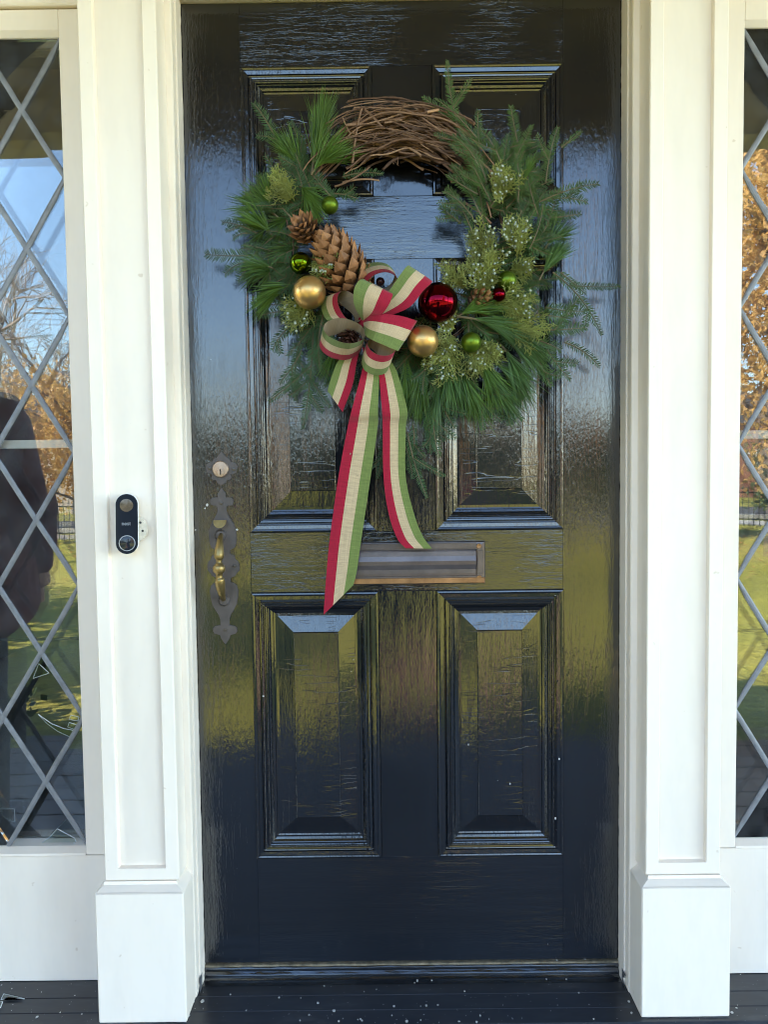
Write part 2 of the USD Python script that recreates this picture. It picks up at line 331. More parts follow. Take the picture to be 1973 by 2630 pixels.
mat('cone_scale', {'g': ('geometry', {}), 'o': ('object_info', {}), 'n': ('noise_texture', {'scale': 70.0, 'detail': 4.0}), 'ad': ('math', {'math_type': 'multiply_add', 'value2': 0.6, 'value3': -0.1}), 'm': ('math', {'math_type': 'multiply_add', 'value2': 0.5, 'use_clamp': True}),
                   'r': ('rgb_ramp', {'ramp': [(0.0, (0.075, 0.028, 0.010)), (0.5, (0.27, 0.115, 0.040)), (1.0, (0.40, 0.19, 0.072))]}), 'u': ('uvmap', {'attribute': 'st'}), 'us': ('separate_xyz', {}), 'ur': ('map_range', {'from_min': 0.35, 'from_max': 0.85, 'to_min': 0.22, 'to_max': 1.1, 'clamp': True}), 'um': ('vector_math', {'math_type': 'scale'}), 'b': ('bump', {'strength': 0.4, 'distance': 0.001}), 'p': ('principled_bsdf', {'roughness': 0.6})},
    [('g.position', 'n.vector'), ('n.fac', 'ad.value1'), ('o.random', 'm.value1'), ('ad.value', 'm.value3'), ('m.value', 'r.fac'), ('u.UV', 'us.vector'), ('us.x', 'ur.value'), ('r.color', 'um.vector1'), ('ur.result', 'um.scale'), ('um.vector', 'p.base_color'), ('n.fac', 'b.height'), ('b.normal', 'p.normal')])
simple('dark_cone_scale', (0.055, 0.022, 0.014), 0.25, var=0.5, scale=60)
simple('gold_ball', (0.66, 0.40, 0.14), 0.33, 0.92, var=0.05, bump=0.06, bscale=700)
simple('red_ball', (0.17, 0.004, 0.014), 0.03, 1.0, var=0.05)
simple('green_ball', (0.11, 0.17, 0.006), 0.04, 1.0, var=0.05)
simple('green_matte_ball', (0.13, 0.20, 0.018), 0.34, 0.85, var=0.08, bump=0.05, bscale=600)
simple('dark_ball', (0.05, 0.02, 0.02), 0.08, 0.6, var=0.1)
simple('ball_cap', (0.5, 0.4, 0.2), 0.3, 0.9)

mat('ribbon_cloth', {
    'u': ('uvmap', {'attribute': 'st'}), 's': ('separate_xyz', {}),
    'r': ('rgb_ramp', {'interpolate': False, 'ramp': [(0.0, (0.145, 0.185, 0.050)), (0.158, (0.49, 0.365, 0.22)), (0.334, (0.31, 0.008, 0.028)), (0.5, (0.33, 0.24, 0.145))]}),
    'mp1': ('mapping', {'scale': (150.0, 6.0, 1.0)}), 'mp2': ('mapping', {'scale': (5.0, 190.0, 1.0)}),
    'n': ('noise_texture', {'scale': 1.0, 'detail': 3.0, 'roughness': 0.7}), 'n2': ('noise_texture', {'scale': 1.0, 'detail': 3.0, 'roughness': 0.7}), 'ad': ('math', {'math_type': 'add'}),
    'mr': ('map_range', {'from_min': 0.7, 'from_max': 1.3, 'to_min': 0.72, 'to_max': 1.22}), 'mu': ('vector_math', {'math_type': 'scale'}),
    'b': ('bump', {'strength': 0.4, 'distance': 0.0008}),
    'p': ('principled_bsdf', {'roughness': 0.8, 'sheen_weight': 0.12, 'specular_ior_level': 0.2})},
    [('u.UV', 's.vector'), ('s.x', 'r.fac'), ('u.UV', 'mp1.vector'), ('u.UV', 'mp2.vector'), ('mp1.vector', 'n.vector'), ('mp2.vector', 'n2.vector'), ('n.fac', 'ad.value1'), ('n2.fac', 'ad.value2'), ('ad.value', 'mr.value'),
     ('r.color', 'mu.vector1'), ('mr.result', 'mu.scale'), ('mu.vector', 'p.base_color'), ('ad.value', 'b.height'), ('b.normal', 'p.normal')])

# outdoors
mat('lawn', {'g': ('geometry', {}), 'n': ('noise_texture', {'scale': 0.5, 'detail': 6.0}), 'n2': ('noise_texture', {'scale': 14.0, 'detail': 5.0}),
             'r': ('rgb_ramp', {'ramp': [(0.3, (0.20, 0.20, 0.04)), (0.5, (0.29, 0.28, 0.055)), (0.7, (0.34, 0.29, 0.085))]}),
             'mr': ('map_range', {'from_min': 0.3, 'from_max': 0.7, 'to_min': 0.6, 'to_max': 1.3}), 'mu': ('vector_math', {'math_type': 'scale'}),
             'b': ('bump', {'strength': 0.8, 'distance': 0.05}), 'p': ('principled_bsdf', {'roughness': 0.9, 'specular_ior_level': 0.1})},
    [('g.position', 'n.vector'), ('g.position', 'n2.vector'), ('n.fac', 'r.fac'), ('n2.fac', 'mr.value'), ('r.color', 'mu.vector1'), ('mr.result', 'mu.scale'), ('mu.vector', 'p.base_color'), ('n2.fac', 'b.height'), ('b.normal', 'p.normal')])
simple('asphalt', (0.055, 0.055, 0.058), 0.85, var=0.2, scale=3)
simple('walk_brick', (0.30, 0.17, 0.11), 0.85, var=0.3, scale=9)
simple('kerb_stone', (0.33, 0.32, 0.30), 0.85, var=0.15, scale=4)
simple('porch_boards', (0.042, 0.033, 0.026), 0.45, var=0.25, scale=6)
simple('porch_cream', (0.34, 0.275, 0.145), 0.55, var=0.06, scale=3)
simple('roof_slate', (0.07, 0.07, 0.075), 0.8, var=0.3, scale=5)
simple('hall_wall', (0.16, 0.13, 0.11), 0.8, var=0.2, scale=2)
simple('hall_floor', (0.10, 0.055, 0.03), 0.4, var=0.3, scale=8)
simple('bark', (0.14, 0.105, 0.085), 0.9, var=0.3, scale=8)
simple('pale_bark', (0.33, 0.26, 0.215), 0.9, var=0.3, scale=8)
foliage('autumn_leaves', (0.58, 0.36, 0.12), (0.80, 0.58, 0.23), 0.6, 0.45)
foliage('shrub_leaves', (0.030, 0.060, 0.018), (0.085, 0.120, 0.035), 0.5, 0.2)
foliage('hedge_leaves', (0.050, 0.075, 0.022), (0.12, 0.13, 0.045), 0.5, 0.2)
simple('iron', (0.012, 0.012, 0.013), 0.5)
simple('neighbour_cream', (0.55, 0.46, 0.38), 0.8, var=0.06, scale=2)
simple('neighbour_brick', (0.26, 0.115, 0.075), 0.85, var=0.25, scale=9)
simple('neighbour_window', (0.03, 0.035, 0.045), 0.1)
simple('neighbour_trim', (0.72, 0.71, 0.68), 0.6, var=0.04)
simple('car_red', (0.38, 0.020, 0.018), 0.2, var=0.02)
simple('car_glass', (0.02, 0.025, 0.03), 0.05)
simple('car_rubber', (0.02, 0.02, 0.02), 0.8)
simple('car_metal', (0.5, 0.5, 0.5), 0.3, 0.9)
simple('skin', (0.48, 0.29, 0.21), 0.5, var=0.06, scale=20)
simple('dark_hair', (0.022, 0.014, 0.010), 0.5, var=0.3, scale=60)
simple('navy_coat', (0.020, 0.022, 0.032), 0.8, var=0.2, scale=30)
simple('maroon_coat', (0.085, 0.020, 0.024), 0.8, var=0.2, scale=30)
simple('dark_trousers', (0.022, 0.024, 0.030), 0.85, var=0.2, scale=30)
simple('shoe_leather', (0.02, 0.015, 0.012), 0.4)
simple('phone_black', (0.015, 0.015, 0.016), 0.2)
simple('chair_cloth', (0.16, 0.025, 0.028), 0.8, var=0.2, scale=20)

# ================================================================ the ground
LAWN = -0.56
g = MB(); n = 40
xs = np.linspace(-90, 90, n)
ys = np.concatenate([np.linspace(-140, -30, 14), np.linspace(-26, 30, 22)])
X, Y = np.meshgrid(xs, ys, indexing='ij')
Z = LAWN + 0.0 * X
gi = lambda i, j: i * len(ys) + j
F = [[gi(i, j), gi(i + 1, j), gi(i + 1, j + 1), gi(i, j + 1)] for i in range(n - 1) for j in range(len(ys) - 1)]
single('lawn', g.add(np.stack([X, Y, Z], -1).reshape(-1, 3), F).mesh(), 'lawn', 'yellow green lawn in the sun in front of the house', 'lawn', kind='structure')
single('front_walk', MB().box(-0.32, 0.62, -19.2, -2.6, LAWN - 0.1, LAWN + 0.012).mesh(), 'walk_brick', 'brick walk leading to the porch steps', 'path', kind='structure')
single('street', MB().box(-90, 90, -30, -23, LAWN - 0.2, LAWN + 0.006).mesh(), 'asphalt', 'grey asphalt street beyond the lawn', 'street', kind='structure')
single('kerb', MB().box(-90, 90, -23, -22.8, LAWN - 0.2, LAWN + 0.12).mesh(), 'kerb_stone', 'stone kerb along the street', 'kerb', kind='structure')
single('sidewalk', MB().box(-90, 90, -21.6, -19.9, LAWN - 0.2, LAWN + 0.016).mesh(), 'kerb_stone', 'pale concrete sidewalk before the street', 'sidewalk', kind='structure')

# fallen leaves on the lawn: nobody could count them
mb = MB()
for k in range(2600):
    x, y = rng.uniform(-16, 16), -19.0 + abs(rng.gauss(0, 5.5))
    if y > -3.5: continue
    a, s = rng.uniform(0, 6.28), rng.uniform(0.03, 0.07)
    c, d = math.cos(a) * s, math.sin(a) * s
    z = LAWN + 0.03 + rng.uniform(0, 0.02)
    mb.add([[x + c, y + d, z], [x - d * .6, y + c * .6, z + 0.02], [x - c, y - d, z], [x + d * .6, y - c * .6, z + 0.015]], [[0, 1, 2], [0, 2, 3]])
single('fallen_leaves', mb.mesh(), 'autumn_leaves', 'orange fallen leaves lying on the lawn', 'leaves', kind='stuff')

# ================================================================ house and porch
FLOOR = -0.03
hs = thing('house', (0, 3, FLOOR), 'white timber house that the black front door belongs to', 'house')
# front wall: pieces left and right of the entrance, and over it
for s in (-1, 1):
    a, b = sorted((s * 1.10, s * 7.5)); obj('front_wall', MB().box(a, b, 0.0, 0.2, FLOOR - 0.55, 5.0).mesh(), 'white_frame_paint', hs)
obj('front_wall', MB().box(-1.10, 1.10, 0.0, 0.2, 2.075, 5.0).mesh(), 'white_frame_paint', hs)
for s in (-1, 1):
    a, b = sorted((s * 7.5, s * 7.3)); obj('side_wall', MB().box(a, b, 0.2, 8, FLOOR - 0.55, 5.0).mesh(), 'white_frame_paint', hs)
obj('rear_wall', MB().box(-7.3, 7.3, 7.8, 8.0, FLOOR - 0.55, 5.0).mesh(), 'white_frame_paint', hs)
obj('roof', extrude_x([(-0.4, 5.003), (8.4, 5.003), (4.0, 7.0)], -7.9, 7.9), 'roof_slate', hs)
obj('hall_floor', MB().box(-2.5, 2.5, 0.2, 4.0, FLOOR - 0.15, FLOOR - 0.02).mesh(), 'hall_floor', hs)
obj('hall_ceiling', MB().box(-2.5, 2.5, 0.2, 4.0, 2.62, 2.7).mesh(), 'hall_wall', hs)
obj('hall_wall', MB().box(-2.5, 2.5, 3.9, 4.0, FLOOR - 0.02, 2.62).mesh(), 'hall_wall', hs)
for s in (-1, 1):
    a, b = sorted((s * 2.5, s * 2.4)); obj('hall_wall', MB().box(a, b, 0.2, 3.9, FLOOR - 0.02, 2.62).mesh(), 'hall_wall', hs)

PF = -0.19
pr = thing('porch_floor', (0, -1, PF), 'dark painted porch floor of long boards', 'porch floor', kind='structure')
yb = -0.16
while yb > -1.9:
    obj('floor_board', MB().box(-3.2, 3.2, max(yb - 0.128, -1.95), yb, PF - 0.03, PF + rng.uniform(-0.0008, 0.0008), c=0.002).mesh(), 'porch_boards', pr)
    yb -= 0.132
obj('porch_skirt', MB().box(-3.15, 3.15, -1.9, -0.2, LAWN - 0.05, PF - 0.032).mesh(), 'white_frame_paint', pr)
st = thing('porch_steps', (0.1, -2.3, LAWN), 'wooden steps from the porch down to the walk', 'steps', kind='structure')
obj('tread', MB().box(-0.95, 1.15, -2.28, -1.96, PF - 0.16 - 0.03, PF - 0.16, c=0.004).mesh(), 'porch_boards', st)
obj('riser', MB().box(-0.93, 1.13, -2.26, -1.955, LAWN - 0.03, PF - 0.192).mesh(), 'white_frame_paint', st)
obj('tread', MB().box(-0.95, 1.15, -2.60, -2.29, PF - 0.30, PF - 0.27, c=0.004).mesh(), 'porch_boards', st)
obj('riser', MB().box(-0.93, 1.13, -2.58, -2.285, LAWN - 0.03, PF - 0.302).mesh(), 'white_frame_paint', st)

po = thing('porch_roof', (0, -1, 2.5), 'cream porch ceiling and beam above the front door', 'porch roof')
yb = -0.02
while yb > -1.75:
    obj('ceiling_board', MB().box(-3.3, 3.3, yb - 0.086, yb, 2.76, 2.775, c=0.003).mesh(), 'porch_cream', po); yb -= 0.088
obj('beam', MB().box(-3.4, 3.4, -1.98, -1.78, 2.50, 2.90, c=0.004).mesh(), 'porch_cream', po)
for s in (-1, 1):
    a, b = sorted((s * 3.2, s * 3.4)); obj('beam', MB().box(a, b, -1.775, -0.005, 2.50, 2.755, c=0.004).mesh(), 'porch_cream', po)
obj('eave', extrude_x([(-2.25, 2.905), (-0.003, 2.905), (-0.003, 3.35), (-2.25, 2.98)], -3.6, 3.6), 'roof_slate', po)
for s in (-1, 1):
    t = thing('porch_column', (s * 2.75, -1.87, PF), 'round white porch column at the %s end of the beam' % ('left' if s < 0 else 'right'), 'column', 'porch columns')
    obj('shaft', lathe([(0.0, PF + 0.12), (0.115, PF + 0.12), (0.115, PF + 0.9), (0.098, 2.36), (0.0, 2.36)], (s * 2.75, -1.87, 0), (0, 0, 1), 28), 'white_frame_paint', t, smooth=40)
    obj('base', MB().box(s * 2.75 - 0.15, s * 2.75 + 0.15, -2.02, -1.72, PF, PF + 0.119, c=0.01).mesh(), 'white_frame_paint', t)
    obj('capital', MB().box(s * 2.75 - 0.14, s * 2.75 + 0.14, -2.01, -1.73, 2.361, 2.499, c=0.01).mesh(), 'white_frame_paint', t)

# the step the surround stands on: three long planks with a worn front edge
ds = thing('door_step', (0, -0.07, FLOOR), 'dark worn plank step in front of the threshold', 'door step', kind='structure')
for a, b in ((-0.1495, -0.107), (-0.1064, -0.062), (-0.0614, 0.05)):
    v, f = cbox(-1.6, 1.6, a, b, PF + 0.002, FLOOR + rng.uniform(-0.0004, 0.0), c=0.0012)
    obj('plank', (v, f), 'worn_step_paint', ds)

# ================================================================ door surround
JX = 0.447
fr = thing('door_frame', (0, -0.03, FLOOR), 'white painted jambs and casing around the black front door', 'door frame')
for s in (-1, 1):
    def sx(a, b): return sorted((s * a, s * b))
    a, b = sx(JX, JX + 0.06); obj('jamb', MB().box(a, b, -0.040, 0.07, FLOOR, 2.012, c=0.0012).mesh(), 'white_frame_paint', fr)
    a, b = sx(JX + 0.0025, JX + 0.0605); obj('casing', MB().box(a, b, -0.066, -0.0395, FLOOR, 2.0395, c=0.002).mesh(), 'white_trim_paint', fr)
obj('head', MB().box(-JX - 0.06, JX + 0.06, -0.040, 0.07, 2.0125, 2.074, c=0.0015).mesh(), 'white_frame_paint', fr)
obj('head_casing', MB().box(-JX - 0.0605, JX + 0.0605, -0.066, -0.0405, 2.0405, 2.074, c=0.002).mesh(), 'white_trim_paint', fr)

# the ragged line where the black door paint meets the white jamb, and the scuffed foot of each jamb
def ragged(name, x, z0, z1, y0, wmin, wmax, mat_, seed, n=420):
    V, Fq = [], []
    for i, z in enumerate(np.linspace(z0, z1, n)):
        w = wmin + (wmax - wmin) * max(0.0, meshkit.fbm([z * 46, seed * 3.7, .5], 4, seed) - .30) / .5
        V += [[x, y0, z], [x, y0 - w, z]]
    for i in range(n - 1): Fq.append([2 * i, 2 * i + 2, 2 * i + 3, 2 * i + 1])
    obj(name, MB().add(V, Fq).mesh(), mat_, fr)
for s in (-1, 1):
    ragged('paint_edge', s * (JX - 0.0003), FLOOR + .032, 2.0118, -0.0002, .0004, .0046, 'black_gloss_upright', 3 + s)
    ragged('worn_foot', s * (JX - 0.0003), FLOOR + .0003, FLOOR + .031, -0.0285, .004, .05, 'sill_grime', 8 + s, 60)
    V, Fq = [], []
    for i, x in enumerate(np.linspace(s * .4520, s * .6265, 160)):
        h = .0004 + .0030 * max(0.0, meshkit.fbm([x * 60, 2.2 * s, .5], 4, 21) - .34) / .5
        V += [[x, -.1389, FLOOR + .0002], [x, -.1389, FLOOR + h]]
    for i in range(159): Fq.append([2 * i, 2 * i + 2, 2 * i + 3, 2 * i + 1])
    obj('grime_line', MB().add(V, Fq).mesh(), 'sill_grime', fr)

PY = -0.125
for s in (-1, 1):
    lab = 'white pilaster that the doorbell is fixed to, with plinth' if s < 0 else 'white pilaster without a doorbell, right of the black door'
    t = thing('pilaster', (s * 0.535, PY, FLOOR), lab, 'pilaster', 'pilasters beside the door')
    x0, x1 = (0.463, 0.6105) if s > 0 else (-0.6105, -0.463)
    z0, z1 = 0.2542, 2.5
    # shaft: a face frame with a sunk panel, plus its sides and back
    px0, px1 = x0 + 0.0265, x1 - 0.0275
    if s < 0: px0, px1 = x0 + 0.0275, x1 - 0.0265
    pz0, pz1 = 0.279, 2.42
    e = 0.0018
    V = []; Fq = []
    def ring(a, b, c, d, y): V.extend([[a, y, c], [b, y, c], [b, y, d], [a, y, d]])
    ring(x0, x1, z0, z1, -0.0665); ring(x0, x1, z0, z1, PY + e); ring(x0 + e, x1 - e, z0 + e, z1 - e, PY)
    ring(px0 - 0.001, px1 + 0.001, pz0 - 0.001, pz1 + 0.001, PY); ring(px0, px1, pz0, pz1, PY + 0.001); ring(px0 + 0.0015, px1 - 0.0015, pz0 + 0.0015, pz1 - 0.0015, PY + 0.011)
    for i in range(5):
        for k in range(4):
            a_, b_ = i * 4 + k, i * 4 + (k + 1) % 4; Fq.append([a_, b_, b_ + 4, a_ + 4])
    obj('shaft', MB().add(V, Fq).mesh(), 'white_trim_paint', t)
    obj('panel', MB().box(px0 + 0.0005, px1 - 0.0005, PY + 0.0105, PY + 0.02, pz0, pz1).mesh(), 'white_trim_paint', t)
    obj('shaft_core', MB().box(x0 + 0.002, x1 - 0.002, -0.067, 0.06, z0, z1).mesh(), 'white_trim_paint', t)
    # plinth with a moulded cap
    q0, q1 = (0.4515, 0.6270) if s > 0 else (-0.6270, -0.4515)
    obj('plinth', MB().box(q0, q1, -0.1385, 0.0, FLOOR + 0.0005, 0.2355, c=0.0022).mesh(), 'white_trim_paint', t)
    m1 = hull([[a, b, c] for c, dx, fy in ((0.2362, 0.002, -0.1365), (0.2472, 0.0155, PY - 0.0030)) for a in (q0 + dx, q1 - dx) for b in (fy, 0.0)])
    obj('plinth_cap', m1, 'white_trim_paint', t)
    m2 = hull([[a, b, c] for c, dx, fy in ((0.2479, 0.0145, PY - 0.0040), (0.2535, 0.0165, PY - 0.0015)) for a in (q0 + dx, q1 - dx) for b in (fy, 0.0)])
    obj('plinth_bead', m2, 'white_trim_paint', t)

# sidelights: white frame, leaded lights, a storm pane behind, panel below
GX0, GZ0, GZ1, HW, HP = 0.6940, 0.2635, 1.9495, 0.0862, (1.9495 - 0.2635) / 12
GX1 = GX0 + 4 * HW
for s in (-1, 1):
    lab = 'leaded sidelight window with cracked glass near its bottom, beside the doorbell pilaster' if s < 0 else 'leaded sidelight window reflecting the orange tree, right of the door'
    t = thing('sidelight', (s * 0.85, 0, FLOOR), lab, 'window', 'leaded sidelights beside the door')
    def sx(a, b): return sorted((s * a, s * b))
    yf, yg = -0.008, 0.0045
    a, b = sx(0.56, GX0); obj('stile', MB().box(a, b, yf, 0.055, 0.2485, 1.9995, c=0.0012).mesh(), 'white_frame_paint', t)
    a, b = sx(GX1, 1.115); obj('stile', MB().box(a, b, yf, 0.055, 0.2485, 1.9995, c=0.0012).mesh(), 'white_frame_paint', t)
    a, b = sx(GX0 + 0.0003, GX1 - 0.0003)
    obj('top_rail', MB().box(a, b, yf + 0.0006, 0.055, GZ1 + 0.009, 2.0, c=0.0012).mesh(), 'white_frame_paint', t)
    a, b = sx(0.56, 1.115); obj('header', MB().box(a, b, -0.019, 0.055, 2.0015, 2.0735, c=0.003).mesh(), 'white_trim_paint', t)
    obj('bottom_panel', MB().box(a, b, yf + 0.0004, 0.055, FLOOR + 0.0005, 0.2475, c=0.0012).mesh(), 'white_frame_paint', t)
    a, b = sx(GX0 + 0.0003, GX1 - 0.0003)
    obj('sill', hull([[x, y, z] for x in (a, b) for y, z in ((-0.0095, 0.2480), (0.054, 0.2480), (0.054, GZ0), (0.0035, GZ0), (-0.0085, 0.2525))]), 'white_frame_paint', t)
    obj('top_bead', hull([[x, y, z] for x in (a, b) for y, z in ((-0.0073, GZ1 + 0.0085), (0.054, GZ1 + 0.0085), (0.054, GZ1), (0.003, GZ1))]), 'white_frame_paint', t)
    frame_box = sg.box(GX0 + 0.0003, GZ0, GX1 - 0.0003, GZ1)
    for u in range(0, 5):
        for v_ in range(0, 13):
            if (u + v_) % 2 == 0 or (s < 0 and (u, v_) in ((1, 10), (1, 12))): continue          # two panes of the left light are broken out
            q = lambda uu, vv: (GX0 + uu * HW, GZ1 - vv * HP)
            d = sg.Polygon([q(u - 1, v_), q(u, v_ - 1), q(u + 1, v_), q(u, v_ + 1)]).intersection(frame_box).buffer(-0.0012)
            if d.is_empty: continue
            v, f = extrude_y(d, 0.0, 0.0024)
            ta, tb = rng.gauss(0, .009), rng.gauss(0, .009); cx, cz = q(u, v_)
            v[:, 1] += yg + 0.0014 + np.clip(ta * (v[:, 0] - cx) + tb * (v[:, 2] - cz), -0.0012, 0.0016)
            if s < 0: v[:, 0] *= -1; f = f[:, ::-1]
            obj('diamond_pane', (v, f), 'leaded_glass', t)
    obj('storm_glass', MB().box(a, b, yg + 0.0345, yg + 0.037, GZ0, GZ1).mesh(), 'storm_glass', t)
    zc = 1.1265 if s < 0 else 1.1275
    obj('storm_rail', MB().box(a, b, yg + 0.0185, yg + 0.034, zc - 0.009, zc + 0.0085, c=0.001).mesh(), 'white_trim_paint', t)
    for zz in ((0.706,) if s < 0 else (0.706, 1.555)):
        obj('storm_bar', MB().box(a, b, yg + 0.0285, yg + 0.034, zz - 0.0022, zz + 0.0022).mesh(), 'dark_bar', t)
    # lead cames: every straight run from edge to edge is a piece, flat with a raised heart
    w = 0.0056
    for d in (-1, 1):
        for k in range(-12, 13):
            # line: u (0..4 half widths) against half periods v (0..12): v = k + d*u
            pts = []
            for u in np.linspace(0, 4, 41):
                v_ = k + d * u
                if -1e-9 <= v_ <= 12 + 1e-9: pts.append((u, v_))
            if (k % 2) or len(pts) < 8: continue
            (u0, v0), (u1, v1) = pts[0], pts[-1]
            P0 = np.array([s * (GX0 + u0 * HW), 0, GZ1 - v0 * HP]); P1 = np.array([s * (GX0 + u1 * HW), 0, GZ1 - v1 * HP])
            dr = unit(P1 - P0); nn = np.array([-dr[2], 0, dr[0]])
            V = []
            for j, tt in enumerate(np.linspace(0, 1, 15)):
                c = P0 + (P1 - P0) * tt + nn * (meshkit.noise([tt * 9, k * 3.1, d + 5.0 * s], 3) - 0.5) * 0.0016
                ya = yg - (0.0004 if d > 0 else 0.0)
                for q, yy in ((-1, 0.0018), (-0.93, -0.0008), (-0.35, -0.0021), (0.35, -0.0021), (0.93, -0.0008), (1, 0.0018)):
                    V.append([c[0] + nn[0] * q * w, ya + yy, c[2] + nn[2] * q * w])
            Fq = [[i * 6 + j, i * 6 + j + 1, (i + 1) * 6 + j + 1, (i + 1) * 6 + j] for i in range(14) for j in range(5)]
            V = np.array(V); V[:, 0] = np.clip(V[:, 0], a, b); V[:, 2] = np.clip(V[:, 2], GZ0, GZ1)
            obj('lead_came', MB().add(V, Fq).mesh(), 'lead_came', t)
    for u in range(0, 5):
        for v_ in range(0, 13):
            if (u + v_) % 2 == 0 and 0 < u < 4 and 0 < v_ < 12:
                c = np.array([s * (GX0 + u * HW), yg - 0.0012, GZ1 - v_ * HP])
                obj('solder_joint', sphere(c, 0.0066, 1, (1, 0.28, 1.15)), 'lead_came', t, smooth=True)

# ================================================================ threshold
th = thing('threshold', (0, -0.005, FLOOR), 'moulded black threshold with a worn brass strip under the door', 'threshold')
def wavy_bar(prof, n=60, x0=-JX + 0.0005, x1=JX - 0.0005, amp=0.0006, seed=1):
    """A (y, z) profile swept along x with the small unevenness of worn paint."""
    V, Fq, m = [], [], len(prof)
    for i, x in enumerate(np.linspace(x0, x1, n)):
        for j, (y, z) in enumerate(prof):
            V.append([x, y + amp * (meshkit.noise([x * 40, j * 3.3, seed], seed) - .5) * 2, z + amp * (meshkit.noise([x * 40, j * 3.3, seed + 9.5], seed) - .5) * 2])
    for i in range(n - 1):
        for j in range(m - 1):
            a = i * m + j; Fq.append([a, a + m, a + m + 1, a + 1])
    return MB().add(V, Fq).mesh()
obj('brass_strip', wavy_bar([(0.03, 0.0), (-0.002, 0.0), (-0.0048, -0.0012), (-0.0052, -0.005)], seed=2), 'sill_wear', th, smooth=50)
obj('moulding', wavy_bar([(-0.0050, -0.0042), (-0.0075, -0.006), (-0.0085, -0.0085), (-0.0075, -0.0115), (-0.0060, -0.0145), (-0.0085, -0.0175), (-0.0108, -0.0190), (-0.0112, -0.0215), (-0.0100, -0.0232), (-0.0102, -0.0262), (-0.0135, -0.0285), (-0.0180, -0.0296), (-0.03, -0.0300)], seed=3), 'black_gloss_level', th, smooth=35)
obj('core', MB().box(-JX + 0.001, JX - 0.001, -0.004, 0.05, FLOOR + 0.0003, -0.0025).mesh(), 'black_gloss_level', th)

# ================================================================ the front door
dr = thing('front_door', (0, 0.02, 0), 'glossy black six panel front door with mail slot and bronze handle', 'door')
DZ0, DZ1, DW = 0.002, 2.0105, 0.4475
o0, o1 = 0.0609, 0.3290
ZT0, ZT1, ZM0, ZM1, ZL0, ZL1 = 1.6228, 1.8828, 0.9335, 1.4960, 0.2330, 0.8072
TH = 0.045
def slab(x0, x1, z0, z1, c=0.0006): return MB().box(x0, x1, 0.0, TH, z0, z1, c=c).mesh()
for s in (-1, 1):
    a, b = sorted((s * o1, s * DW)); obj('stile', slab(a, b, DZ0, DZ1), 'black_gloss_upright', dr)
for z0, z1 in ((DZ0, ZL0), (ZL1, ZM0), (ZM1, ZT0), (ZT1, DZ1)):
    obj('rail', MB().box(-o1 + 0.0001, o1 - 0.0001, 0.0004, TH, z0, z1, c=0.0006).mesh(), 'black_gloss_level', dr)
for z0, z1 in ((ZL0, ZL1), (ZM0, ZM1), (ZT0, ZT1)):
    obj('mullion', MB().box(-o0, o0, 0.0002, TH, z0 + 0.0001, z1 - 0.0001, c=0.0006).mesh(), 'black_gloss_upright', dr)
MOULD = [(0.0, -0.004), (0.0003, 0.0045), (0.0015, 0.0062), (0.0042, 0.0068), (0.0070, 0.0058), (0.0078, 0.0040), (0.0150, 0.0032), (0.0160, -0.0010), (0.0185, -0.0018), (0.0200, 0.0030), (0.0220, 0.0044), (0.0245, 0.0040), (0.0260, 0.0018),
         (0.0275, 0.0014), (0.0300, 0.0030), (0.0320, 0.0022), (0.0335, -0.0015), (0.0350, -0.0022), (0.0385, -0.0062), (0.0430, -0.0078), (0.0440, -0.0128), (0.0470, -0.0138), (0.0525, -0.0132)]
BEV = [(0.0525, -0.0132), (0.0862, -0.0058), (0.0866, -0.0022), (0.0878, -0.0012), (0.0890, -0.0012)]
for z0, z1, nm in ((ZT0, ZT1, 't'), (ZM0, ZM1, 'm'), (ZL0, ZL1, 'l')):
    for s in (-1, 1):
        x0, x1 = (o0, o1) if s > 0 else (-o1, -o0)
        p = obj('panel', rect_rings(x0, x1, z0, z1, BEV), 'black_gloss_panel', dr)
        obj('moulding', rect_rings(x0, x1, z0, z1, MOULD, cap=False), 'black_gloss_upright', p)
# pale chips where the paint has flaked
for px, py, r in ((532, 1297, 5), (609, 1361, 5), (502, 1361, 4), (527, 1306, 3), (1435, 1945, 5), (1425, 2097, 5), (678, 1785, 4), (1310, 2012, 4)):
    c = at(px, py, -0.0004); k = 0.6 * r / 1226.0
    pts = [(c[0] + k * rng.uniform(.5, 1.2) * math.cos(w), c[2] + k * rng.uniform(.6, 1.5) * math.sin(w)) for w in np.arange(0, 6.28, 0.9)]
    yy = 0.0072 if px in (1435, 1425, 678, 953) else 0.0
    obj('paint_chip', extrude_y(sg.Polygon(pts).buffer(0), -0.0009 - yy, 0.0005 - yy), 'paint_chip', dr)

# lock rosette, cylinder
def zp(x, y, ox=480, oy=1120, k=3.95): return ox + x / k, oy + y / k
def plate(pts, k=3.95, ox=480, oy=1120, y0=-0.0035, y1=0.0005, smooth=0.0):
    P = [at(*zp(x, y, ox, oy, k), y0) for x, y in pts]
    poly = sg.Polygon([(p[0], p[2]) for p in P]).buffer(0)
    return poly
def sym(half, cx, lean=0.0):
    """Left/right outline from (dx, y) pairs read down one side."""
    return [(cx + dx + lean * (y - half[0][1]), y) for dx, y in half] + [(cx - dx + lean * (y - half[0][1]), y) for dx, y in half[::-1]]
ros = plate(sym([(0, 155), (25, 185), (48, 215), (80, 232), (95, 262), (125, 268), (155, 290), (162, 330), (150, 372), (118, 385), (92, 392), (105, 425), (85, 450), (55, 450), (45, 478), (18, 492), (0, 496)], 350))
obj('lock_plate', MB().add(*extrude_y(ros, -0.0022, 0.0005)).add(*extrude_y(ros.buffer(-0.0009), -0.0036, -0.0020)).mesh(), 'bronze', dr)
c = at(*zp(345, 335), -0.004); rr = 82 / 3.95 / 1229
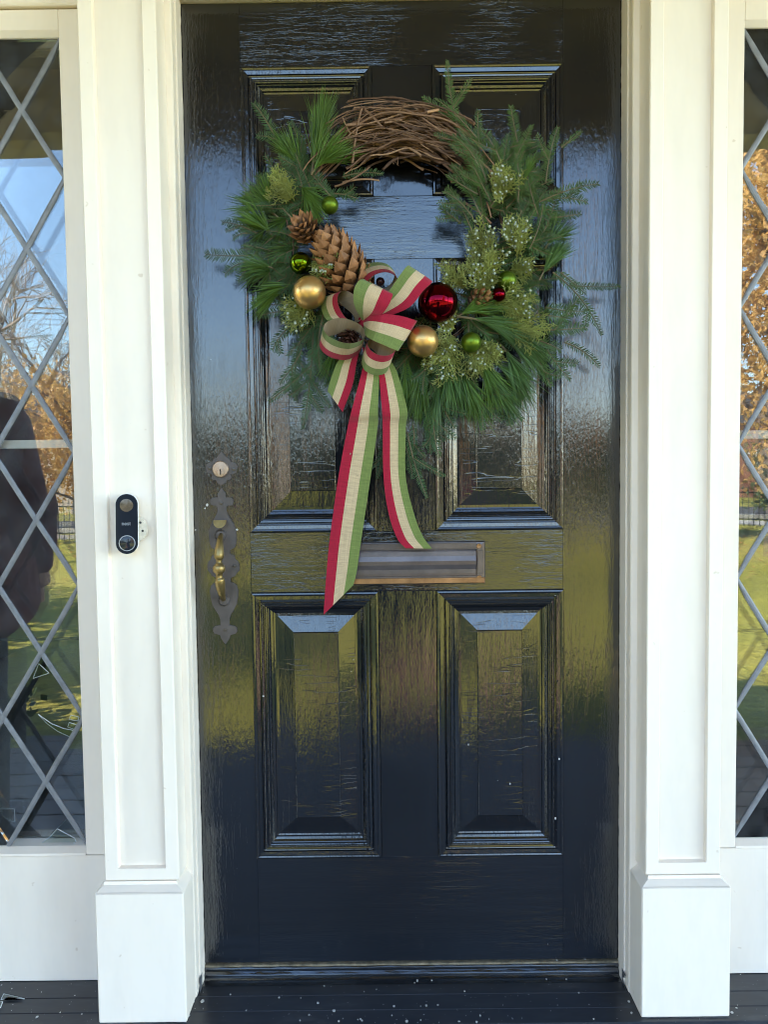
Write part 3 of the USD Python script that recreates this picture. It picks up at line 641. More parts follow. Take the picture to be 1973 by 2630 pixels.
cy = obj('lock_cylinder', lathe([(0.0, 0.0), (rr, 0.0), (rr * 1.02, 0.008), (rr * 0.96, 0.0095), (rr * 0.9, 0.0102), (0.0, 0.0108)], c + [0, 0.004, 0], (0, -1, 0), 40), 'lock_brass', dr, smooth=30)
kc = c + [0.0005, -0.0068, -rr * 0.33]
obj('plug', lathe([(rr * 0.47, 0.0), (rr * 0.47, 0.0012), (rr * 0.38, 0.0013), (rr * 0.37, 0.0004), (0.0, 0.0004)], kc, (0, -1, 0), 28), 'lock_brass', cy, smooth=30)
obj('keyhole', extrude_y(sg.LineString([(kc[0], kc[2] - rr * 0.3), (kc[0] + .0003, kc[2]), (kc[0] - .0003, kc[2] + rr * 0.25)]).buffer(0.0011), kc[1] - 0.0012, kc[1] - 0.0002), 'keyhole', cy)
for x, y in ((233, 328), (477, 336)):
    q = at(*zp(x, y), -0.0035); obj('screw', lathe([(0.0045, 0.0), (0.004, 0.0012), (0.0, 0.0016)], q, (0, -1, 0), 14), 'screw', dr, smooth=40)
# handle plate
half = [(0, 522), (14, 548), (34, 572), (44, 596), (40, 622), (62, 622), (92, 624), (115, 642), (120, 672), (110, 700), (84, 708), (58, 706), (48, 722), (46, 760), (60, 800), (92, 850), (120, 900), (138, 960), (142, 1030), (136, 1090), (120, 1130), (96, 1145), (72, 1160), (70, 1190), (84, 1200), (118, 1215), (124, 1250), (152, 1275), (164, 1320), (160, 1365), (132, 1395), (118, 1420), (80, 1438), (66, 1455), (70, 1482), (104, 1492), (134, 1520), (144, 1570), (140, 1640), (124, 1710), (92, 1770), (62, 1815), (48, 1860), (46, 1915), (72, 1922), (104, 1930), (122, 1950), (124, 1980), (108, 2005), (76, 2015), (52, 2022), (46, 2048), (30, 2075), (12, 2100), (0, 2112)]
pl = plate(sym(half, 349, 0.026))
obj('handle_plate', MB().add(*extrude_y(pl, -0.0022, 0.0005)).add(*extrude_y(pl.buffer(-0.0009), -0.0036, -0.0020)).mesh(), 'bronze', dr)
for x, y in ((349, 680), (388, 1965), (482, 1318), (250, 1330)):
    q = at(*zp(x, y), -0.0035); obj('screw', lathe([(0.0042, 0.0), (0.0038, 0.001), (0.0, 0.0014)], q, (0, -1, 0), 14), 'screw', dr, smooth=40)
for x, y in ((345, 1005), (380, 1665)):
    q = at(*zp(x, y), -0.003); obj('handle_mount', lathe([(0.0125, 0.0), (0.012, 0.004), (0.0085, 0.008), (0.0, 0.009)], q, (0, -1, 0), 24), 'bronze', dr, smooth=40)
gp = [(347, 1003, .010, 22), (338, 1040, .026, 27), (332, 1100, .037, 38), (328, 1160, .042, 47), (326, 1210, .0445, 51), (326, 1240, .045, 44), (326, 1256, .0452, 31), (326, 1278, .0455, 29), (326, 1296, .0455, 40), (326, 1318, .0456, 59), (326, 1345, .0456, 64), (326, 1372, .0455, 59), (327, 1392, .0453, 40), (328, 1412, .045, 33), (330, 1434, .0445, 36), (333, 1454, .044, 50), (336, 1490, .0425, 51), (344, 1550, .037, 45), (356, 1610, .028, 34), (372, 1655, .012, 24)]
gpath = np.array([at(*zp(x, y), -d) for x, y, d, r in gp]); grad = np.array([r / 3.95 / 1255 for *_, r in gp])
obj('handle_grip', tube(catmull(gpath, 3), np.interp(np.arange(len(gp) * 3 - 2) / 3.0, np.arange(len(gp)), grad), 20), 'old_brass', dr, smooth=50)
# thumb latch: half disc, tilted
tp = at(*zp(336, 862), -0.016); V = []
poly = sg.Point(0, 0).buffer(66 / 3.95 / 1245, 24).intersection(sg.box(-1, -1, 1, 0.002))
t_ = trimesh.creation.extrude_polygon(poly, 0.003, engine='earcut'); v = np.array(t_.vertices)
v = np.stack([v[:, 0], -v[:, 2] + v[:, 1] * 0.45, v[:, 1] * 1.05], 1) + tp
obj('thumb_latch', (v, np.array(t_.faces)), 'old_brass', dr)
obj('latch_stem', MB().box(tp[0] - 0.005, tp[0] + 0.005, tp[1], 0.0, tp[2] - 0.004, tp[2] + 0.0015).mesh(), 'bronze', dr)

# mail slot
sx0, sx1, sz0, sz1 = -0.1640, 0.1640, 0.8215, 0.9110
rings = [(0.0, -0.0005), (0.0, 0.0035), (0.002, 0.006), (0.0065, 0.0068), (0.0165, 0.0068), (0.0185, 0.0055), (0.0195, 0.002), (0.0200, -0.0003)]
slot = obj('mail_slot', rect_rings(sx0, sx1, sz0, sz1, rings, cap=True), 'slot_bronze', dr)
obj('bottom_edge', MB().box(sx0 + 0.001, sx1 - 0.001, -0.0080, -0.0062, sz0 + 0.002, sz0 + 0.0135, c=0.0007).mesh(), 'slot_copper', slot)
prof = [(0.0050, 0.0165), (-0.0030, 0.0165), (-0.0058, 0.0195), (-0.0064, 0.026), (-0.0062, 0.034), (-0.0090, 0.044), (-0.0100, 0.052), (-0.0078, 0.062), (-0.0070, 0.0715), (-0.0055, 0.0745), (0.005, 0.0745)]
obj('flap', extrude_x([(y, sz0 + z - 0.003) for y, z in prof], sx0 + 0.0195, sx1 - 0.0195), 'slot_bronze', slot)
obj('top_band', MB().box(sx0 + 0.004, sx1 - 0.018, -0.0078, -0.0062, sz1 - 0.0145, sz1 - 0.003, c=0.0006).mesh(), 'slot_bronze', slot)
obj('end_band', MB().box(sx1 - 0.0165, sx1 - 0.0045, -0.0077, -0.0061, sz0 + 0.022, sz1 - 0.019, c=0.0006).mesh(), 'slot_bronze', slot)
for x, y in ((1437, 965), (1440, 1225)):
    q = at(780 + x / 3.19, 1100 + y / 3.19, -0.0066)
    for xx in (q[0], -q[0]):
        obj('screw', lathe([(0.0058, 0.0), (0.0050, 0.0014), (0.0, 0.0008)], (xx, q[1], q[2]), (0, -1, 0), 18), 'slot_copper', slot, smooth=40)

# ================================================================ doorbell
c = at(327, 1345, PY - 0.018)
bl = thing('doorbell', c, 'slim black and white video doorbell on the pilaster beside the lead window', 'doorbell')
bw, bh = 0.0203, 0.0575
tilt = math.radians(-1.2); yaw = math.radians(14)
def bell(v):
    v = np.asarray(v, float).copy()
    x, y, z = v[:, 0], v[:, 1], v[:, 2]
    x, z = x * math.cos(tilt) - z * math.sin(tilt), x * math.sin(tilt) + z * math.cos(tilt)
    x, y = x * math.cos(yaw) - y * math.sin(yaw), x * math.sin(yaw) + y * math.cos(yaw)
    return np.stack([x, y, z], 1) + c
pill = sg.LineString([(0, -bh + bw), (0, bh - bw)]).buffer(bw, 32)
def pilled(y0, y1, grow):
    v, f = extrude_y(pill.buffer(grow, 32), y0, y1); return bell(v), f
obj('body', pilled(-0.009, 0.012, 0.0), 'bell_white', bl, smooth=40)
obj('rim', pilled(-0.0112, -0.0088, -0.0004), 'dark_bar', bl, smooth=40)
fp = obj('face', pilled(-0.0122, -0.0110, -0.0014), 'bell_face', bl, smooth=40)
def disc(prof, x, z, y): 
    v, f = lathe(prof, (x, y, z), (0, -1, 0), 36); return bell(v), f
obj('lens', disc([(0.0123, 0), (0.0121, 0.0006), (0.0085, 0.0011), (0.0, 0.0014)], -0.0004, bh - bw - 0.0015, -0.0120), 'bell_lens', fp, smooth=40)
obj('button_ring', disc([(0.0152, 0), (0.0150, 0.0009), (0.0136, 0.0009), (0.0134, 0)], 0.0003, -bh + bw + 0.0008, -0.0121), 'bell_ring', fp, smooth=40)
obj('button', disc([(0.0134, 0.0003), (0.009, 0.0014), (0.0, 0.0020)], 0.0003, -bh + bw + 0.0008, -0.0121), 'bell_face', fp, smooth=40)
tx = meshkit.text_mesh('nest', 0.0060, 0.0004, bold=True); v = np.array(tx.vertices); v[:, 0] -= v[:, 0].mean()
obj('lettering', (bell(np.stack([v[:, 0], -0.0121 - v[:, 2], v[:, 1] - 0.002], 1)), np.array(tx.faces)), 'bell_letter', fp)
obj('wedge', hull(bell([[x, y, z] for x in (-0.016, 0.016) for y in (0.0118, 0.0165) for z in (-0.045, 0.045)]).tolist()), 'bell_wedge', bl)
w0 = at(344, 1358, PY - 0.001)
obj('wall_plate', lathe([(0.027, -0.0005), (0.0265, 0.003), (0.0, 0.0045)], w0, (0, -1, 0), 40), 'bell_wedge', bl, smooth=40)
for dx, dz in ((0.014, 0.012), (0.018, -0.004)):
    obj('screw', lathe([(0.0024, 0.0), (0.002, 0.001), (0.0, 0.0012)], w0 + [dx, -0.0036, dz], (0, -1, 0), 12), 'dark_bar', bl)

# ================================================================ wreath
wr = thing('wreath', at(1020, 620, -0.04), 'round evergreen and grapevine wreath hanging on the black door', 'wreath')
WC = at(1020, 620, -0.05)
def A(x, y): return 500 + x / 3.016, 140 + y / 3.016
def B(x, y): return 1050 + x / 3.016, 140 + y / 3.016
def C(x, y): return 500 + x / 3.016, 640 + y / 3.016
def D(x, y): return 1000 + x / 2.765, 640 + y / 2.765
def E_(x, y): return 780 + x / 3.19, 1100 + y / 3.19
PXM = 1262.0     # photograph pixels per metre at the wreath
# vine strands
for k in range(140):
    span = rng.uniform(0.7, 1.4); mid = math.pi * 0.49 + rng.gauss(0, 0.25) if k < 122 else rng.uniform(0, 6.28)
    th0 = mid - span / 2; R0 = rng.uniform(0.168, 0.264) if k < 122 else 0.212; y0 = rng.uniform(-0.030, 0.022)
    r = rng.choice([0.0011, 0.0014, 0.0018, 0.0023, 0.0028, 0.0034]) * rng.uniform(0.85, 1.15)
    drift = rng.uniform(-0.06, 0.06); ph = rng.uniform(0, 6)
    pts = []
    for i in range(15):
        u = i / 14.0; w = th0 + span * u
        thick = 0.30 + 0.70 * max(0.0, math.sin(w)) ** 1.5
        R = 0.212 + (R0 - 0.212 + drift * (u - 0.5)) * thick + 0.004 * math.sin(5 * u + ph) + 0.0025 * math.sin(13 * u + 2 * ph)
        pts.append([WC[0] + R * math.cos(w), WC[1] + y0 + 0.012 * math.sin(4 * u + ph), WC[2] + R * math.sin(w)])
    obj('vine_strand', tube(catmull(pts, 3), np.linspace(r, r * rng.uniform(0.5, 0.9), 43) * (0.82 + 0.5 * nr.random(43) ** 3), 6), 'vine_bark', wr, smooth=60)
for (p, q, m_, r) in (((905, 420), (930, 277), (913, 330), .0030), ((930, 277), (985, 330), (950, 292), .0028), ((985, 315), (1128, 283), (1050, 297), .0024), ((880, 470), (975, 465), (930, 455), .0022), ((905, 352), (880, 300), (885, 320), .0012),
                       ((1090, 322), (1150, 318), (1120, 312), .0011), ((1020, 300), (1040, 270), (1025, 282), .0012), ((1190, 520), (1262, 575), (1230, 540), .0026), ((1250, 520), (1262, 560), (1258, 540), .0018), ((860, 480), (950, 430), (900, 470), .0020), ((960, 375), (968, 345), (955, 360), .0012)):
    pts = bez(at(*p, -0.075), at(*m_, -0.085), at(*q, -0.082), 9)
    obj('vine_strand', tube(pts, np.linspace(r, r * 0.75, 9), 6), 'vine_bark', wr, smooth=60)
for px, py in ((1010, 418), (1075, 300), (905, 345), (1160, 470), (968, 290)):      # curly tendrils
    c0 = at(px, py, -0.082); a0 = rng.uniform(0, 6.28)
    obj('tendril', tube([c0 + np.array([math.cos(a0 + q * .9) * .004 * (1 - q / 14) + q * .0012, -.002 * q * .3, math.sin(a0 + q * .9) * .004 * (1 - q / 14) + q * .0009 * rng.choice([1, 1, -1])]) for q in range(11)], np.linspace(.0008, .0003, 11), 5), 'vine_bark', wr, smooth=60)
v0, v1 = at(1098, 289, -0.082), at(1128, 283, -0.083)
obj('vine_end', tube([v0, v1], [.0026, .0023], 7), 'cut_wood', wr)

def needle(mb, p, d, L, w, nrm, bend=None):
    """One flat tapering needle with a slight ridge."""
    d = unit(d); s = unit(np.cross(d, nrm)); n_ = np.cross(s, d)
    mid = p + d * L * 0.55 + n_ * L * 0.05; tip = p + d * L
    if bend is not None: mid = mid + bend * 0.35; tip = tip + bend
    V = [p - s * w * .35, p + s * w * .35, mid - s * w * .5, mid + n_ * w * .25, mid + s * w * .5, tip]
    mb.add(V, [[0, 1, 3], [0, 3, 2], [1, 4, 3], [2, 3, 5], [3, 4, 5]])

def fir(base, tip, db, dt, L=16, mat_='fir_needles', side=0, bow=0.12, name='fir_sprig', sub=True, dens=1.0):
    """A flat two-ranked conifer spray from base to tip (photo pixels at depths db, dt in front of the door)."""
    p0, p2 = at(*base, -db), at(*tip, -dt)
    ax = p2 - p0; ln = np.linalg.norm(ax); sd = np.array([-ax[2], 0, ax[0]]) / ln
    p1 = (p0 + p2) / 2 + sd * ln * bow * rng.choice([-1, 1]) * rng.uniform(.3, 1) + np.array([0, -0.012, 0])
    mb, sb = MB(), MB()
    def spray(path, Ls):
        n = len(path); seglen = np.linalg.norm(np.diff(path, axis=0), axis=1).sum()
        cnt = max(8, int(seglen / 0.00165 * dens))
        T = np.gradient(path, axis=0)
        face = unit(np.array([rng.uniform(-.35, .35), -1, rng.uniform(-.35, .35)]))
        for i in range(cnt):
            u = (i + rng.uniform(-.3, .3)) / cnt; u = min(max(u, 0.02), 1.0)
            x = u * (n - 1); j = min(int(x), n - 2); f = x - j
            p = path[j] * (1 - f) + path[j + 1] * f; t = unit(T[j] * (1 - f) + T[j + 1] * f)
            s_ = unit(np.cross(t, face)); sg_ = 1 if i % 2 else -1
            ang = math.radians(rng.uniform(52, 72)) * (1 - 0.45 * max(0, u - 0.85) / 0.15)
            d = t * math.cos(ang) + s_ * sg_ * math.sin(ang) + face * rng.uniform(-0.05, 0.40)
            l = Ls * rng.uniform(.8, 1.1) * (1 - 0.5 * max(0, u - .75) / .25) * (0.75 + .25 * min(1, u / .2))
            needle(mb, p, d, l, 0.0019 * rng.uniform(.8, 1.2), face)
    main = bez(p0, p1, p2, 9)
    sb.tube(main, np.linspace(0.0016, 0.0006, 9), 5)
    Lm = L / 1000.0
    spray(main, Lm)
    for q in range(side):
        u = 0.2 + 0.6 * (q + rng.uniform(.2, .8)) / max(side, 1); j = int(u * 8); sgn = 1 if q % 2 else -1
        b = main[j]; t = unit(main[min(j + 1, 8)] - main[j]); s_ = unit(np.cross(t, [0, -1, 0]))
        d = unit(t * 0.75 + s_ * sgn * 0.7 + np.array([0, rng.uniform(-.35, .1), 0])); l = ln * (1 - u) * rng.uniform(.55, .85) + 0.012
        br = bez(b, b + d * l * .5 + np.array([0, 0, -.004]), b + d * l, 6)
        sb.tube(br, np.linspace(0.0011, 0.0005, 6), 4)
        spray(br, Lm * .85)
    path = obj(name, mb.mesh(), mat_, wr)
    obj('stem', sb.mesh(), 'sprig_stem', path, smooth=60)

def pine(base, tip, db, dt, n=150, L=85, spread=0.55, mat_='pine_needles', mid=None, start=0.35):
    """A soft long-needled tuft: needles leave the last stretch of the twig in a brush."""
    p0, p2 = at(*base, -db), at(*tip, -dt); ax = p2 - p0
    tot = np.linalg.norm(ax)
    Lm = min(L / 1000.0, tot * 0.95)
    tw_end = p0 + ax * max(0.15, 1 - 0.85 * Lm / tot)
    p1 = at(*mid, -(db + dt) / 2) if mid else (p0 + tw_end) / 2 + np.array([0, -0.008, 0.006])
    if mid: tw_end = p1 + (p2 - p1) * 0.35
    twig = bez(p0, p1, tw_end, 9)
    mb, sb = MB(), MB(); sb.tube(twig, np.linspace(0.0022, 0.0010, 9), 5)
    T = np.gradient(twig, axis=0)
    for i in range(n):
        u = start * 0.0 + rng.uniform(0.12, 1.0) ** 0.8; x = u * 8; j = min(int(x), 7); f = x - j
        p = twig[j] * (1 - f) + twig[j + 1] * f; t = unit(T[j])
        a = rng.uniform(0, 6.283); e1 = unit(np.cross(t, [0.1, -1, 0.2])); e2 = np.cross(t, e1)
        sp = spread * rng.uniform(0.25, 1.0) * (0.65 if u > 0.8 else 1.0)
        d = unit(t + (e1 * math.cos(a) + e2 * math.sin(a) * 0.75) * sp)
        if (p + d * Lm)[1] > -0.012: d[1] = min(d[1], -0.02); d = unit(d)
        l = Lm * rng.uniform(.62, 1.10)
        side = unit(np.cross(d, [rng.uniform(-1, 1), rng.uniform(-1, 1), rng.uniform(-1, 1)])); up = np.cross(side, d)
        bend = np.array([0, 0, -0.10 * l]) * rng.uniform(-.2, 1.8) + up * l * rng.gauss(0, .075)
        w = 0.00062
        ring = []
        for q, (uu, ww) in enumerate(((0, 1), (0.4, 1.0), (0.75, 0.8))):
            c = p + d * l * uu + bend * uu * uu
            ring += [c + side * w * ww, c + (-side * .5 + up * .87) * w * ww, c + (-side * .5 - up * .87) * w * ww]
        ring.append(p + d * l + bend)
        F = []
        for q in range(2):
            for r_ in range(3):
                a_, b_ = q * 3 + r_, q * 3 + (r_ + 1) % 3; F += [[a_, b_, b_ + 3], [a_, b_ + 3, a_ + 3]]
        F += [[6, 7, 9], [7, 8, 9], [8, 6, 9]]
        mb.add(ring, F)
    path = obj('pine_sprig', mb.mesh(), mat_, wr)
    obj('stem', sb.mesh(), 'sprig_stem', path, smooth=60)

def juniper(base, tip, db, dt, berries=0, width=0.6, depth=4, br=0.0027):
    """Lacy spray of fine scale-leaf twigs, yellow green, with pale berries."""
    p0, p2 = at(*base, -db), at(*tip, -dt); ax = p2 - p0; L0 = np.linalg.norm(ax)
    mb = MB(); spots = []
    def twig(p, d, l, r0):
        d = unit(d); c = unit(np.cross(d, nr.normal(0, 1, 3))) * l * rng.uniform(.05, .16)
        path = bez(p, p + d * l * .5 + c, p + d * l, 4)
        mb.tube(path, [r0, r0 * 1.05, r0 * .9, r0 * .3], 4, cap=False)
        return path
    def side(d, k, flat):
        s_ = unit(np.cross(d, flat)) * (1 if k % 2 else -1)
        return unit(d * rng.uniform(.75, 1.0) + s_ * rng.uniform(.55, .9) + nr.normal(0, .16, 3) + np.array([0, -.08, 0]))
    for k in range(5 + depth):
        w = nr.normal(0, 1, 3); w[1] = -abs(w[1]) * .7
        d0 = unit(unit(ax) + w * .50 * width); l0 = L0 * rng.uniform(.62, 1.0)
        st = p0 + ax * rng.uniform(0, .22) + nr.normal(0, .003, 3)
        path = twig(st, d0, l0, .0011); flat = unit(np.array([rng.uniform(-.6, .6), -1, rng.uniform(-.6, .6)]))
        nb = max(5, int(l0 / .0042))
        for q in range(nb):
            u = (q + .6) / nb; x = u * 3; j = min(int(x), 2); b = path[j] + (path[j + 1] - path[j]) * (x - j)
            d1 = side(d0, q, flat); l1 = (.011 + .010 * math.sin(math.pi * min(1, u * 1.1))) * rng.uniform(.75, 1.25)
            p1 = twig(b, d1, l1, .00088); f2 = unit(flat + nr.normal(0, .35, 3))
            for e in range(4):
                x1 = (e + .8) / 4.4 * 3; j1 = min(int(x1), 2); b1 = p1[j1] + (p1[j1 + 1] - p1[j1]) * (x1 - j1)
                d2 = side(d1, e, f2); l2 = rng.uniform(.0045, .0085)
                mb.tube([b1, b1 + d2 * l2 * .6, b1 + d2 * l2], [.0008, .00085, .0003], 3, cap=False)
            spots.append(p1[2])
    path = obj('juniper_sprig', mb.mesh(), 'juniper_leaves', wr)
    if berries:
        berries = int(berries * 1.5)
        spots = np.array(spots); front = spots[np.argsort(spots[:, 1])][:max(berries * 3, 26)]
        for b in front[nr.permutation(len(front))[:berries]]:
            obj('berry', sphere(b + [0, -0.0030, 0], br * rng.uniform(.8, 1.2), 1, (1, 1, 0.95)), 'juniper_berry', path, smooth=True)

# ---- background filler so that the ring reads as a dense mass
def arc_pt(th, R): return 1020 + R * math.cos(th), 620 - R * math.sin(th)
for k in range(40):        # left arc
    a = math.radians(rng.uniform(142, 230)); b = a + math.radians(rng.uniform(-22, 22))
    fir(arc_pt(a, rng.uniform(185, 285)), arc_pt(b, rng.uniform(300, 415)), rng.uniform(.04, .085), rng.uniform(.03, .085), L=15, side=rng.choice([1, 2]), mat_='fir_needles')
for k in range(74):        # right arc
    a = math.radians(rng.uniform(-82, 38)); b = a + math.radians(rng.uniform(-20, 20))
    fir(arc_pt(a, rng.uniform(190, 330)), arc_pt(b, rng.uniform(320, 465)), rng.uniform(.035, .08), rng.uniform(.03, .085), L=15, side=rng.choice([1, 2, 2]), mat_=rng.choice(['fir_needles', 'yew_needles']))
for k in range(14):         # below the bow
    a = math.radians(rng.uniform(-135, -72)); b = a + math.radians(rng.uniform(-8, 8))
    fir(arc_pt(a, rng.uniform(220, 290)), arc_pt(b, rng.uniform(330, 430)), rng.uniform(.03, .06), rng.uniform(.02, .05), L=14, side=2)

# ---- sprays one can point at
FIRS = [((639, 657), (528, 654), .06, .05, 19, 0), ((636, 672), (578, 706), .06, .05, 15, 0), ((645, 675), (611, 722), .055, .05, 15, 0), ((660, 600), (571, 571), .06, .06, 13, 1), ((640, 600), (598, 615), .06, .055, 12, 0),
        ((712, 365), (651, 266), .06, .055, 15, 0), ((735, 375), (660, 350), .06, .055, 15, 0), ((785, 430), (772, 360), .05, .04, 17, 0), ((845, 498), (920, 512), .05, .05, 14, 1), ((880, 455), (983, 448), .06, .07, 11, 0),
        ((745, 840), (700, 900), .06, .05, 15, 1), ((740, 800), (668, 812), .06, .05, 13, 0), ((805, 839), (778, 1101), .06, .03, 15, 5), ((775, 900), (718, 984), .055, .04, 13, 1), ((800, 860), (822, 970), .05, .035, 14, 1), ((770, 880), (760, 1030), .05, .03, 14, 2), ((690, 640), (700, 740), .06, .06, 14, 1),
        ((1046, 1110), (1097, 1279), .05, .03, 11, 1), ((990, 1090), (970, 1228), .04, .02, 12, 2), ((1110, 1040), (1128, 1174), .06, .05, 15, 2), ((1090, 1050), (1105, 1164), .05, .04, 14, 1), ((1120, 1010), (1168, 1100), .06, .05, 15, 1),
        ((1190, 980), (1290, 1082), .06, .05, 14, 3), ((1250, 990), (1342, 1078), .055, .045, 14, 2), ((1060, 1090), (1055, 1190), .045, .03, 12, 1), ((1030, 1120), (1060, 1230), .045, .03, 11, 1)]
for b, t, d0, d1, L, sd in FIRS: fir(b, t, d0, d1, L, 'fir_needles', sd)
YEWS = [((1202, 400), (1149, 157), .07, .055, 13, 2), ((1236, 372), (1118, 253), .08, .075, 9, 0), ((1231, 375), (1229, 284), .06, .05, 12, 0), ((1338, 400), (1312, 274), .07, .06, 15, 0), ((1402, 470), (1433, 328), .07, .065, 13, 1), ((1441, 380), (1494, 337), .065, .06, 9, 0),
        ((1385, 520), (1537, 473), .08, .075, 16, 0), ((1400, 515), (1508, 520), .075, .065, 15, 1), ((1410, 560), (1491, 549), .07, .06, 13, 0), ((1210, 375), (1116, 345), .075, .08, 13, 0), ((1310, 380), (1376, 366), .07, .065, 11, 0), ((1185, 575), (1128, 533), .06, .055, 13, 1),
        ((1255, 610), (1160, 425), .08, .075, 15, 0), ((1220, 620), (1150, 480), .07, .06, 14, 1), ((1240, 560), (1185, 380), .07, .07, 14, 1), ((1330, 520), (1325, 395), .08, .08, 14, 1), ((1385, 560), (1352, 430), .075, .07, 14, 1), ((1380, 620), (1430, 500), .07, .06, 14, 1), ((1360, 640), (1395, 520), .085, .08, 9, 0),
        ((1420, 700), (1546, 860), .07, .05, 13, 2), ((1440, 700), (1506, 757), .07, .06, 11, 0), ((1325, 812), (1455, 818), .09, .085, 20, 0), ((1370, 850), (1505, 842), .085, .07, 19, 1), ((1450, 880), (1540, 942), .06, .045, 12, 0), ((1390, 870), (1465, 975), .065, .05, 15, 1), ((1370, 890), (1416, 993), .065, .05, 16, 1), ((1400, 790), (1500, 800), .07, .06, 17, 1), ((1350, 870), (1440, 900), .08, .07, 18, 0), ((1290, 470), (1380, 440), .07, .07, 14, 1)]
YEWS += [((1250, 470), (1180, 332), .095, .09, 14, 1), ((1230, 430), (1163, 350), .10, .095, 13, 1), ((1262, 520), (1205, 398), .10, .095, 14, 1), ((1228, 500), (1150, 450), .095, .09, 13, 0), ((1215, 560), (1140, 492), .09, .085, 13, 1), ((1290, 430), (1232, 332), .09, .085, 14, 1)]
for b, t, d0, d1, L, sd in YEWS: fir(b, t, d0, d1, L, 'yew_needles', sd, name='yew_sprig')
PINES = [((800, 450), (842, 226), .075, .065, 300, 105, .36, 'pine_needles'), ((775, 440), (712, 332), .07, .06, 170, 88, .45, 'pine_needles'), ((800, 450), (905, 340), .085, .085, 200, 95, .5, 'pine_needles'), ((770, 480), (835, 558), .09, .095, 150, 62, .75, 'pine_needles'), ((715, 560), (592, 490), .07, .06, 170, 85, .55, 'blue_pine_needles'),
         ((690, 600), (628, 570), .06, .05, 120, 60, .7, 'blue_pine_needles'), ((765, 730), (632, 785), .075, .06, 170, 85, .38, 'pine_needles'), ((760, 640), (690, 690), .065, .055, 120, 65, .7, 'blue_pine_needles'),
         ((1203, 930), (1352, 1068), .075, .055, 190, 95, .45, 'blue_pine_needles'), ((1170, 900), (1205, 1075), .07, .05, 170, 95, .4, 'blue_pine_needles'), ((1043, 905), (1047, 1050), .075, .055, 180, 85, .45, 'pine_needles'), ((1385, 720), (1462, 600), .07, .06, 170, 75, .5, 'blue_pine_needles'), ((1345, 480), (1366, 392), .07, .07, 80, 50, .4, 'pine_needles'),
         ((1170, 817), (1305, 765), .10, .105, 120, 70, .6, 'pine_needles'), ((870, 880), (838, 1000), .055, .04, 120, 80, .4, 'pine_needles'), ((1130, 980), (1112, 1120), .065, .045, 160, 85, .4, 'blue_pine_needles'), ((1260, 930), (1380, 1010), .07, .055, 150, 85, .5, 'blue_pine_needles'), ((1080, 960), (1085, 1090), .06, .04, 130, 80, .5, 'blue_pine_needles'), ((740, 560), (690, 640), .06, .06, 110, 60, .7, 'pine_needles'), ((700, 700), (650, 740), .06, .05, 100, 60, .7, 'blue_pine_needles')]
PINES += [((1150, 930), (1160, 1062), .075, .06, 150, 90, .5, 'blue_pine_needles'), ((1230, 915), (1290, 1052), .08, .06, 160, 92, .5, 'pine_needles'), ((1290, 890), (1372, 1040), .08, .06, 160, 92, .5, 'blue_pine_needles'), ((1090, 930), (1062, 1082), .075, .05, 150, 88, .5, 'pine_needles'), ((1330, 860), (1405, 960), .08, .065, 140, 80, .55, 'blue_pine_needles'),
          ((1180, 950), (1250, 1095), .07, .05, 150, 90, .5, 'pine_needles'), ((700, 605), (606, 528), .075, .065, 140, 80, .5, 'pine_needles'), ((700, 540), (655, 455), .075, .07, 130, 75, .55, 'pine_needles'), ((1400, 640), (1470, 560), .065, .055, 120, 70, .5, 'blue_pine_needles'), ((700, 690), (600, 690), .07, .06, 130, 70, .5, 'blue_pine_needles')]
for a_ in PINES: pine(*a_)
pine((1174, 814), (1380, 975), .105, .09, 260, 95, .34, 'blue_pine_needles', mid=(1275, 820))
JUN = [((748, 520), (705, 452), .085, .10, 0, .75, 5), ((800, 660), (835, 720), .09, .105, 9, .7, 4), ((800, 770), (745, 835), .08, .085, 15, .95, 5), ((1290, 520), (1272, 430), .09, .11, 24, .85, 5), ((1330, 660), (1310, 570), .09, .105, 30, .95, 5), ((1255, 670), (1215, 590), .09, .10, 10, .7, 4), ((1250, 750), (1262, 640), .10, .11, 16, .8, 5),
       ((1200, 740), (1130, 708), .095, .10, 3, .8, 4), ((1245, 760), (1225, 690), .105, .115, 8, .9, 5), ((1270, 790), (1350, 770), .09, .095, 7, .8, 5), ((1290, 830), (1382, 872), .085, .085, 3, .7, 5), ((1160, 860), (1145, 925), .095, .095, 7, .8, 5), ((1165, 900), (1120, 970), .09, .085, 14, .85, 5), ((1200, 890), (1245, 955), .09, .085, 10, .8, 5), ((1230, 880), (1290, 925), .085, .085, 3, .8, 4), ((1165, 850), (1140, 830), .095, .10, 4, .9, 4), ((1310, 700), (1360, 680), .08, .085, 6, .8, 4)]
for a_ in JUN: juniper(*a_)

